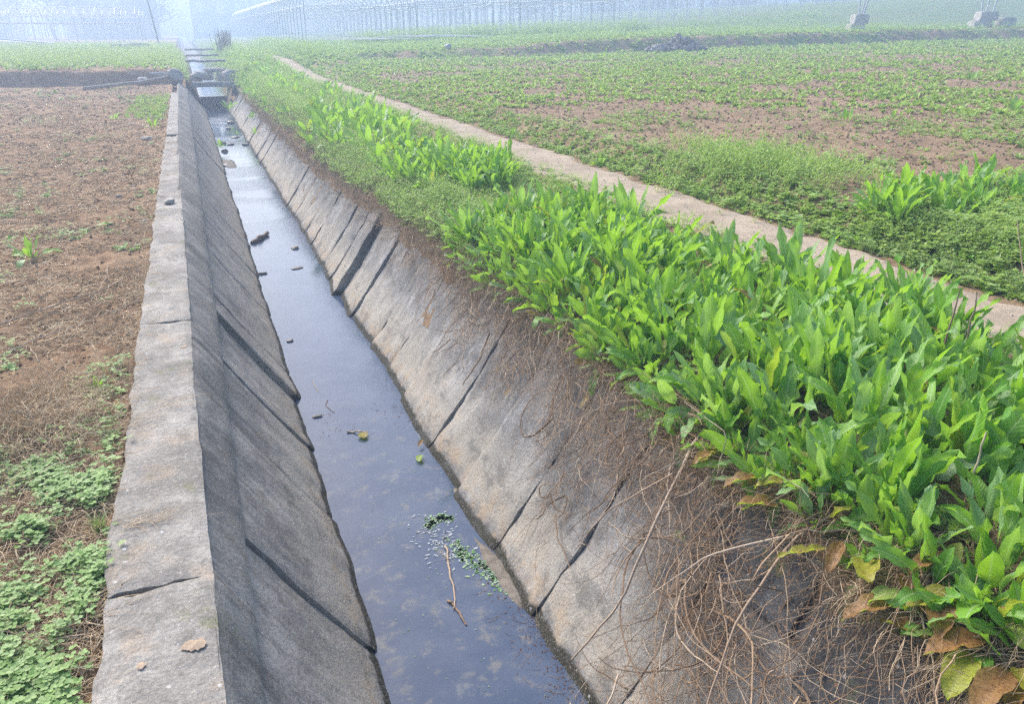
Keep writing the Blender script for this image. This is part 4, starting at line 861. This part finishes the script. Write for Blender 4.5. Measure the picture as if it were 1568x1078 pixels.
# algae, silt and floating specks on the near water
def blob(name, cx, cy, rx, ry, z, mat, label, cat, seed, hgt=.012, rot=0):
    n, m = 10, 48; r = np.linspace(0, 1, n); a = np.linspace(0, 2*np.pi, m+1); Rr, Aa = np.meshgrid(r, a, indexing='ij')
    k = 1+.6*(fbm(np.cos(Aa)*1.8+5, np.sin(Aa)*1.8+seed, seed)-.5)*2
    x = Rr*k*np.cos(Aa)*rx; y = Rr*k*np.sin(Aa)*ry; X = cx+x*math.cos(rot)-y*math.sin(rot); Y = cy+x*math.sin(rot)+y*math.cos(rot)
    V, F = grid(np.stack([X, Y, z-.004+hgt*(1-Rr**2)+.006*(fbm(X*40, Y*40, seed)-.5)*(1-Rr)], -1)); o = link(name, mesh(name, V, F[:, ::-1], M[mat])); tag(o, label, cat); return o
blob('silt_bank', 1.16, 3.1, .055, .32, WL, 'sand', 'thin grey silt bank at the foot of the near right wall', 'silt', 3, .016, .1)
blob('silt_bank', 1.19, 3.85, .035, .14, WL, 'sand', 'small dark silt patch at the foot of the large open joint', 'silt', 4, .014)
blob('silt_bank', .58, 17.8, .12, .7, WL, 'sand', 'mud bank at the foot of the far left wall', 'silt', 5, .06)
t = NT('algae_film', .7, .3); n_ = t.noise(32, 6, .7); t.col(t.mix(t.ramp(n_, .4, .6), (.10, .24, .06), (.34, .44, .30))); M['algae'] = t.m
t = NT('scum', .6, .4); t.col((.30, .34, .38)); M['scum'] = t.m
def flecks(name, n, fx, mat, label, cat, s0, s1):
    p = np.array([fx() for _ in range(n)]); V = []; F = []; k = 6; a = np.arange(k)*2*np.pi/k
    s_ = rng.uniform(s0, s1, n)[:, None]*(1+.5*rng.uniform(-1, 1, (n, k))); an = rng.random(n)[:, None]*6.28
    x = s_*np.cos(a)[None]*1.5; y = s_*np.sin(a)[None]*.8; X = p[:, :1]+x*np.cos(an)-y*np.sin(an); Y = p[:, 1:2]+x*np.sin(an)+y*np.cos(an)
    P = np.stack([X, Y, WL+.003+0*X], -1); c = np.arange(n)[:, None]*k
    F = np.concatenate([c+[0, 1, 2, 5], c+[2, 3, 4, 5]]); o = link(name, mesh(name, P.reshape(-1, 3), F, M[mat], smooth=False)); tag(o, label, cat, kind='stuff'); return o
def arc():
    a = random.uniform(.6, 2.9); r = .075+random.gauss(0, .012); return (1.0+r*math.cos(a)*1.1, 3.58+r*math.sin(a)*1.6)
flecks('algae_film', 170, arc, 'algae', 'pale green curl of algae film on the near water', 'algae', .003, .011)
flecks('algae_film', 260, lambda: (lambda u: (.985+.16*u+random.gauss(0, .028), 3.42-.42*u+random.gauss(0, .05)))(random.random()), 'algae', 'green algae strewn beside the forked twig on the near water', 'algae', .002, .011)
flecks('scum', 150, lambda: (random.gauss(.93, .07), random.gauss(3.5, .14)), 'scum', 'whitish film patches floating around the twig', 'scum', .002, .010)
flecks('duckweed', 160, lambda: (random.uniform(.55, 1.17), random.uniform(1.9, 4.6)), 'algae', 'tiny green specks scattered on the near water', 'duckweed', .0012, .0032)
def darkf():
    u = random.random(); return (1.18-.20*u*random.random()+random.gauss(0, .01), 1.9+1.5*random.random())
flecks('debris', 420, darkf, 'seed', 'dark specks of debris drifted along the near right wall', 'debris', .0012, .004)
def darkg(): return (random.uniform(.5, 1.15), 4.95+random.gauss(0, .12)+.3*random.random())
flecks('debris', 70, darkg, 'seed', 'dark specks caught around the round yellow floating leaf', 'debris', .0015, .005)
x = rng.uniform(1.0, 1.18, 110); y = rng.uniform(1.9, 3.1, 110); straws('drifted_stems', x, y, 0*x+WL-.004, rng.uniform(.03, .10, 110), .001, M['vine'], 'thin dead stems drifting along the near right wall', 'dead weeds', .05)
# plants growing at the water edge
for k, (x, y, z, s, lb) in enumerate([(.50, 19.6, -.88, .9, 'bright green plant growing at the foot of the far left wall'), (1.12, 27.5, -.75, 1.6, 'leafy plant in the water in front of the stone sill'),
                                      (1.45, 22.5, -.55, 1.0, 'green sprout growing out of a joint in the far right wall'), (1.36, 20.5, -.72, .8, 'small green tuft on the slabs below the sprout in the far right wall'), (1.05, 22.8, -.98, .5, 'small green weeds on the far water by the right wall')]):
    o = link('water_plant', docks_far[k % 4], loc=(x, y, z)); o.scale = (s, s, s); tag(o, lb, 'plant')
o = link('fern_sprig', as_mesh(feather(7, .06, 900), M['weed'], 'fern_sprig'), loc=(1.61, 2.2, -.30), rot=(0, -.9, 0)); tag(o, 'small bright green fern-like sprig among the dead weeds on the near slab', 'sprig')
o = link('white_scrap', as_mesh(leaves(np.zeros((1, 3)), 1.0, 1.2, .6, .05, .04, 0, .5, .05, .3, .5, 0, 5, 4), M['white']), loc=(-.76, 3.88, float(gl(-.76, 3.88))+.02)); tag(o, 'small white paper scrap on the straw heap in the left field', 'scrap')
for x, y, r_, lb in [(-.20, 1.93, .022, 'ochre mud smear on the nearest capping block'), (-.335, 1.90, .010, 'smaller ochre mud spot on the nearest capping block'), (-.22, 4.35, .012, 'rust-coloured mud spot on the capping beyond the straw')]:
    blob('mud_spot', x, y, r_*1.3, r_*1.2, .006, 'mud', lb, 'mud spot', int(r_*999), .0015)

# ------------------------------------------------------------------ far ground: tunnels, pole, blocks, rubble, trees, houses
def part(name, me, parent, loc=(0, 0, 0), rot=None): return link(name, me, parent, loc, rot)
def hoop_pts(w, ev, rd, n=26):
    a = np.linspace(0, np.pi, n); x = -np.cos(a)*w/2; z = ev+np.sin(a)**.85*(rd-ev); P = np.stack([x, 0*x, z], -1)
    return np.concatenate([[[-w/2, 0, -.8]], [[-w/2, 0, ev*.6]], P, [[w/2, 0, ev*.6]], [[w/2, 0, -.8]]])
def tunnel(x0, y0, w, ev, rd, n, stp, label, group, zf=gr, along='y', r=.034, film=False):
    zb = float(zf(x0+w/2, y0)) if along == 'y' else float(zf(x0, y0))
    e = link('tunnel_frame', None, loc=(x0+w/2, y0, zb) if along == 'y' else (x0, y0, zb)); e.rotation_euler.z = 0 if along == 'y' else -math.pi/2
    tag(e, label, 'greenhouse frame', group)
    V, F, A = tubes(hoop_pts(w, ev, rd)[None], np.full((1, 30), r), 4); hm = mesh('hoop', V, F, M['steel'], A)
    for k in range(n): part('hoop', hm, e, (0, k*stp, 0))
    Ln = (n-1)*stp
    for a_ in (0, .5, 1.0, math.pi/2, math.pi-1.0, math.pi-.5, math.pi):
        x = -math.cos(a_)*w/2; z = ev+(math.sin(a_)**.85)*(rd-ev)
        V, F, A = tubes(np.array([[[x, 0, z], [x, Ln/2, z], [x, Ln, z]]]), r*.75, 4); part('purlin', mesh('purlin', V, F, M['steel'], A), e)
    for k in range(0, n, 3) if along == 'y' else ():                                            # cross ties
        V, F, A = tubes(np.array([[[-w/2, k*stp, ev], [0, k*stp, ev+.02], [w/2, k*stp, ev]]]), r*.6, 4); part('tie_bar', mesh('tie_bar', V, F, M['steel'], A), e)
    if film:
        P = hoop_pts(w, ev, rd)[6:-6]*1.006; Pg = np.stack([P+[0, 0, 0], P+[0, Ln, 0]], 1); V, F = grid(Pg); part('film_roof', mesh('film_roof', V, F, M['film']), e)
for k in range(4): tunnel(7.4+7.3*k, 54.5, 7.2, 2.15, 3.7, 54, 1.8, ['bare steel greenhouse tunnel frame nearest the channel, beyond the right field', 'bare steel greenhouse tunnel frame, second from the channel beyond the right field', 'bare steel greenhouse tunnel frame, third from the channel beyond the right field', 'bare steel greenhouse tunnel frame, fourth from the channel beyond the right field'][k], 'tunnel frames beyond the right field')
for k in range(5): tunnel(37.5+7.3*k, 60+2*k, 7.2, 2.3, 3.9, 20, 2.2, 'steel tunnel frame on the rising ground at the far right, '+['nearest', 'second', 'third', 'fourth', 'fifth'][k]+' from the left', 'tunnel frames on the far right slope', r=.035)
for k in range(3): tunnel(-72, 92+9*k, 7.2, 1.9, 3.3, 40, 1.75, ['steel tunnel frame far left, front one of three', 'steel tunnel frame far left, middle one of three', 'steel tunnel frame far left, rear one of three'][k], 'tunnels far left', gl, 'x', .04, False)
# utility pole
e = link('utility_pole', None, loc=(-1.6, 70, .4), rot=(0, -.10, 0)); tag(e, 'thin leaning utility pole in the haze left of the channel end', 'pole')
V, F, A = tubes(np.array([[[0, 0, -.5], [0, 0, 4], [0, 0, 9]]]), np.array([[.07, .06, .05]]), 10); part('pole', mesh('pole', V, F, M['beam'], A), e)
V, F, A = tubes(np.array([[[-.8, 0, 8.2], [0, 0, 8.25], [.8, 0, 8.2]]]), .05, 6); part('crossarm', mesh('crossarm', V, F, M['wood'], A), e)
# concrete footings with steel legs
def footing(x, y, sizes, label, legs):
    z0 = float(gr(x, y)); e = link('concrete_footing', None, loc=(x, y, z0-.1), rot=(0, 0, -.35)); tag(e, label, 'footing'); z = 0
    for k, (dx, a, b, c) in enumerate(sizes):
        q = rock_mesh('concrete_block', a*1.05, b*1.05, c*1.1, 30+k+int(x), M['block'], .03, 16); q.name = 'concrete_block'
        v = np.array([w.co[:] for w in q.vertices]); s = np.array([a, b, c])/2; v = np.sign(v)*np.minimum(np.abs(v)*1.25, s*(1+.02*rng.random(v.shape))); q.vertices.foreach_set('co', v.astype(np.float32).ravel())
        part('concrete_block', q, e, (dx, 0, (z if dx < .5 else 0)+c/2)); z += c if dx < .5 else 0
    for l in legs:
        V, F, A = tubes(np.array([[[l[0], 0, z-.1], [l[1], 0, z+4.5]]]), .05, 6); part('steel_leg', mesh('steel_leg', V, F, M['steel'], A), e)
footing(36.6, 38.5, [(-.10, .85, .7, .5), (.08, .8, .7, .52)], 'two stacked concrete blocks with steel legs, left footing on the far bank', [(0, -.3), (.15, .6), (.25, 1.1)])
footing(45.3, 37.5, [(-.15, 1.1, .8, .5), (.15, 1.05, .8, .5), (1.4, .8, .8, .7)], 'wide pile of concrete blocks with steel legs, right footing on the far bank', [(-.2, -.5), (.1, .3), (.5, 1.0)])
# rubble pile
g = Geo()
for k in range(150):
    a = random.random()*6.28; r_ = random.random()**.6; x = math.cos(a)*r_*1.7; y = math.sin(a)*r_*.7; h_ = max(0, (1-r_))*(.85 if x > -.2 else .5)
    me = rock_mesh('s', *[random.uniform(.12, .3) for _ in range(3)], k, M['stone'], .3, 6); v = np.array([w.co[:] for w in me.vertices]); f = np.array([list(p.vertices) for p in me.polygons if len(p.vertices) == 4])
    g.add(v+[x, y, h_*random.uniform(.6, 1)], f); bpy.data.meshes.remove(me)
xx, yy_ = 21.2, 33.3
M['rubble'] = plain('rubble_mix', (.22, .20, .185), .9, .2, .7, 5)
o = link('rubble_pile', g.mesh('rubble_pile', M['rubble'], False), loc=(xx, yy_, float(gr(xx, yy_))+.05)); tag(o, 'dark heap of broken stones and rubble on the far edge of the right field', 'rubble pile')
# plastic frames and tarps in the far fields
e = link('low_tunnel', None, loc=(-13.6, 66, .62)); tag(e, 'low collapsed white plastic tunnel lying at the far edge of the left fields', 'plastic tunnel')
V, F = grid(np.array([[[-3.6, 0, 0], [-3.6, 2, 0]], [[-1.2, 0, .75], [-1.2, 2, .8]], [[.2, 0, .5], [.2, 2, .6]], [[5.2, 0, .12], [5.2, 2, .2]]], float)); part('film_sheet', mesh('film_sheet', V, F, M['film']), e)
V, F, A = tubes(np.array([[[-3.8, -.05, 0], [-1.2, -.05, .8], [.4, -.05, .6], [5.4, -.05, .15]]]), .05, 6); part('bar', mesh('bar', V, F, M['steel'], A), e)
rock(-3.2, 60, .62, (2.6, 1.0, .45), 44, 'dark crumpled tarp heap at the far edge of the left fields near the pole', 'tarp', rz=.1, cat='tarp', name='tarp_heap')
for x, y, w_, h_, lb in [(10.5, 50, 3.2, .5, 'white plastic strip on the ground in front of the tunnel frames, left one'), (14.5, 48.5, 3.6, .4, 'white plastic strip on the ground in front of the tunnel frames, right one')]:
    blob('plastic_strip', x, y, w_, h_, float(gr(x, y))+.25, 'film', lb, 'plastic strip', int(x), .1)
rock(10.8, 35.2, float(gr(10.8, 35.2))+.12, (.3, .2, .22), 51, 'white plastic bag wedged in the bund of the right field', 'film', cat='bag', name='plastic_bag')
# dead reed stump and bush at the vanishing point
g = Geo(); n = 90; b = np.stack([rng.normal(0, .18, n), rng.normal(0, .2, n), 0*np.zeros(n)], -1); tp = b+np.stack([rng.normal(-.05, .12, n), rng.normal(0, .1, n), rng.uniform(.5, 1.25, n)], -1)
V, F, A = tubes(np.stack([b, (b+tp)/2+rng.normal(0, .03, b.shape), tp], 1), .012, 3); o = link('dead_reeds', mesh('dead_reeds', V, F, M['vine'], A), loc=(2.15, 48, .45)); tag(o, 'clump of dead brown reeds where the channel vanishes', 'reeds')
def tree(x, y, z, h_, w_, seed, label, cat='tree', group=None, leaf=.5):
    r = np.random.default_rng(seed); e = link('tree', None, loc=(x, y, z)); tag(e, label, cat, group)
    P = [np.array([[0, 0, -.5], [.05*h_*r.normal(), 0, h_*.3], [.06*h_*r.normal(), .05*h_*r.normal(), h_*.75]])]; Rr = [[.03*h_, .022*h_, .008*h_]]
    for k in range(7):
        z0 = h_*r.uniform(.2, .6); a = r.random()*6.28; P.append(np.array([[0, 0, z0], [math.cos(a)*w_*.25, math.sin(a)*w_*.25, z0+h_*.15], [math.cos(a)*w_*.45, math.sin(a)*w_*.45, z0+h_*.28]])); Rr.append([.012*h_, .008*h_, .003*h_])
    V, F, A = tubes(np.array(P), np.array(Rr), 6); part('trunk', mesh('trunk', V, F, M['bark'], A), e)
    n = 2600; cc = r.normal(0, 1, (26, 3))*[w_*.26, w_*.26, h_*.17]+[0, 0, h_*.62]; ci = r.integers(0, 26, n); p = cc[ci]+r.normal(0, 1, (n, 3))*w_*.085
    V, F, A = leaves(p, r.random(n)*6.28, r.uniform(0, 3, n), .3, leaf*r.uniform(.5, 1, n), leaf*.6, 0, 0, 0, .2, r.random(n), 0, 3, 2)
    part('crown', mesh('crown', V, F, M['foliage'], A), e)
g6 = 'hazy trees behind the tunnel frames'
for k, (x, y, h_, w_) in enumerate([(40, 128, 6.5, 11), (52, 126, 6, 12), (64, 124, 6, 12), (76, 122, 5.5, 13), (88, 118, 6, 12), (100, 112, 5.5, 12), (110, 104, 6, 13), (30, 165, 8, 12)]):
    tree(x, y, 2.2 if x > 35 else .8, h_, w_, 700+k, 'hazy dark tree in the row behind the steel tunnel frames', group=g6)
for x, y, h_, w_, lb in [(-17, 140, 9, 10, 'pale hazy tree in front of the far houses, left of the pole'), (-4, 143, 7, 10, 'pale hazy tree in front of the far houses above the channel end'), (-40, 125, 8, 16, 'pale hazy tree behind the far left tunnels, near the frame corner'), (12, 168, 8, 10, 'very faint tree between the far houses and the tunnel frames')]:
    tree(x, y, .5, h_, w_, int(h_*7+x+99), lb)
def house(x, y, w_, d_, h_, rows, cols, label, dark=()):
    e = link('apartment_house', None, loc=(x, y, .3)); tag(e, label, 'building')
    b = boxes('wall', [(0, 0, h_/2, w_, d_, h_)], M['plaster'], e); boxes('roof', [(0, 0, h_+.15, w_+.5, d_+.5, .3)], M['beam'], e)
    for i in range(cols):
        for j in range(rows):
            xx = -w_/2+(i+.5)*w_/cols; zz = 1.6+j*3.0
            f = boxes('window', [(xx, -d_/2-.05, zz, w_/cols*.5, .12, 1.5)], M['window'], e)
            boxes('pane', [(xx, -d_/2-.12, zz, w_/cols*.42, .03, 1.2)], M['dwindow' if (i, j) in dark else 'window'], f)
house(9.5, 150, 15, 10, 10.5, 3, 5, 'pale apartment house with bright windows faint in the haze above the channel end', [(1, 2)])
house(-9.5, 152, 13, 10, 10.5, 3, 4, 'pale apartment house with bright windows faint in the haze left of the pole')
house(-33, 155, 18, 10, 9, 3, 5, 'low pale house behind the far left tunnels')


# low wooded rise that closes the view
a_ = np.radians(np.linspace(-42, 78, 160)); rr_ = np.array([205, 215, 225, 250]); hh_ = np.array([0, .55, 1, .9])
Aa, Rr = np.meshgrid(a_, rr_, indexing='ij'); X = Rr*np.sin(Aa); Y = Rr*np.cos(Aa); top_ = 8.0+3.2*fbm(Aa*9, Aa*0, 141)[:, :1]+.7*(fbm(Aa*80, Aa*0, 142)[:, :1]-.5)
V, F = grid(np.stack([X, Y, hh_[None]*top_+.3], -1)); o = link('hill', mesh('hill', V, F, M['foliage'])); tag(o, kind='structure')
# ------------------------------------------------------------------ haze
hz = bpy.data.materials.new('haze_air'); hz.use_nodes = True; ht = hz.node_tree
for n_ in list(ht.nodes):
    if n_.type == 'BSDF_PRINCIPLED': ht.nodes.remove(n_)
pv = ht.nodes.new('ShaderNodeVolumePrincipled'); pv.inputs['Color'].default_value = (.60, .755, 1.0, 1); pv.inputs['Density'].default_value = .0075; pv.inputs['Anisotropy'].default_value = .35
ht.links.new(pv.outputs[0], ht.nodes['Material Output'].inputs['Volume'])
hb = boxes('haze', [(0, 200, 4.2, 760, 560, 15.0)], hz); tag(hb, kind='stuff')
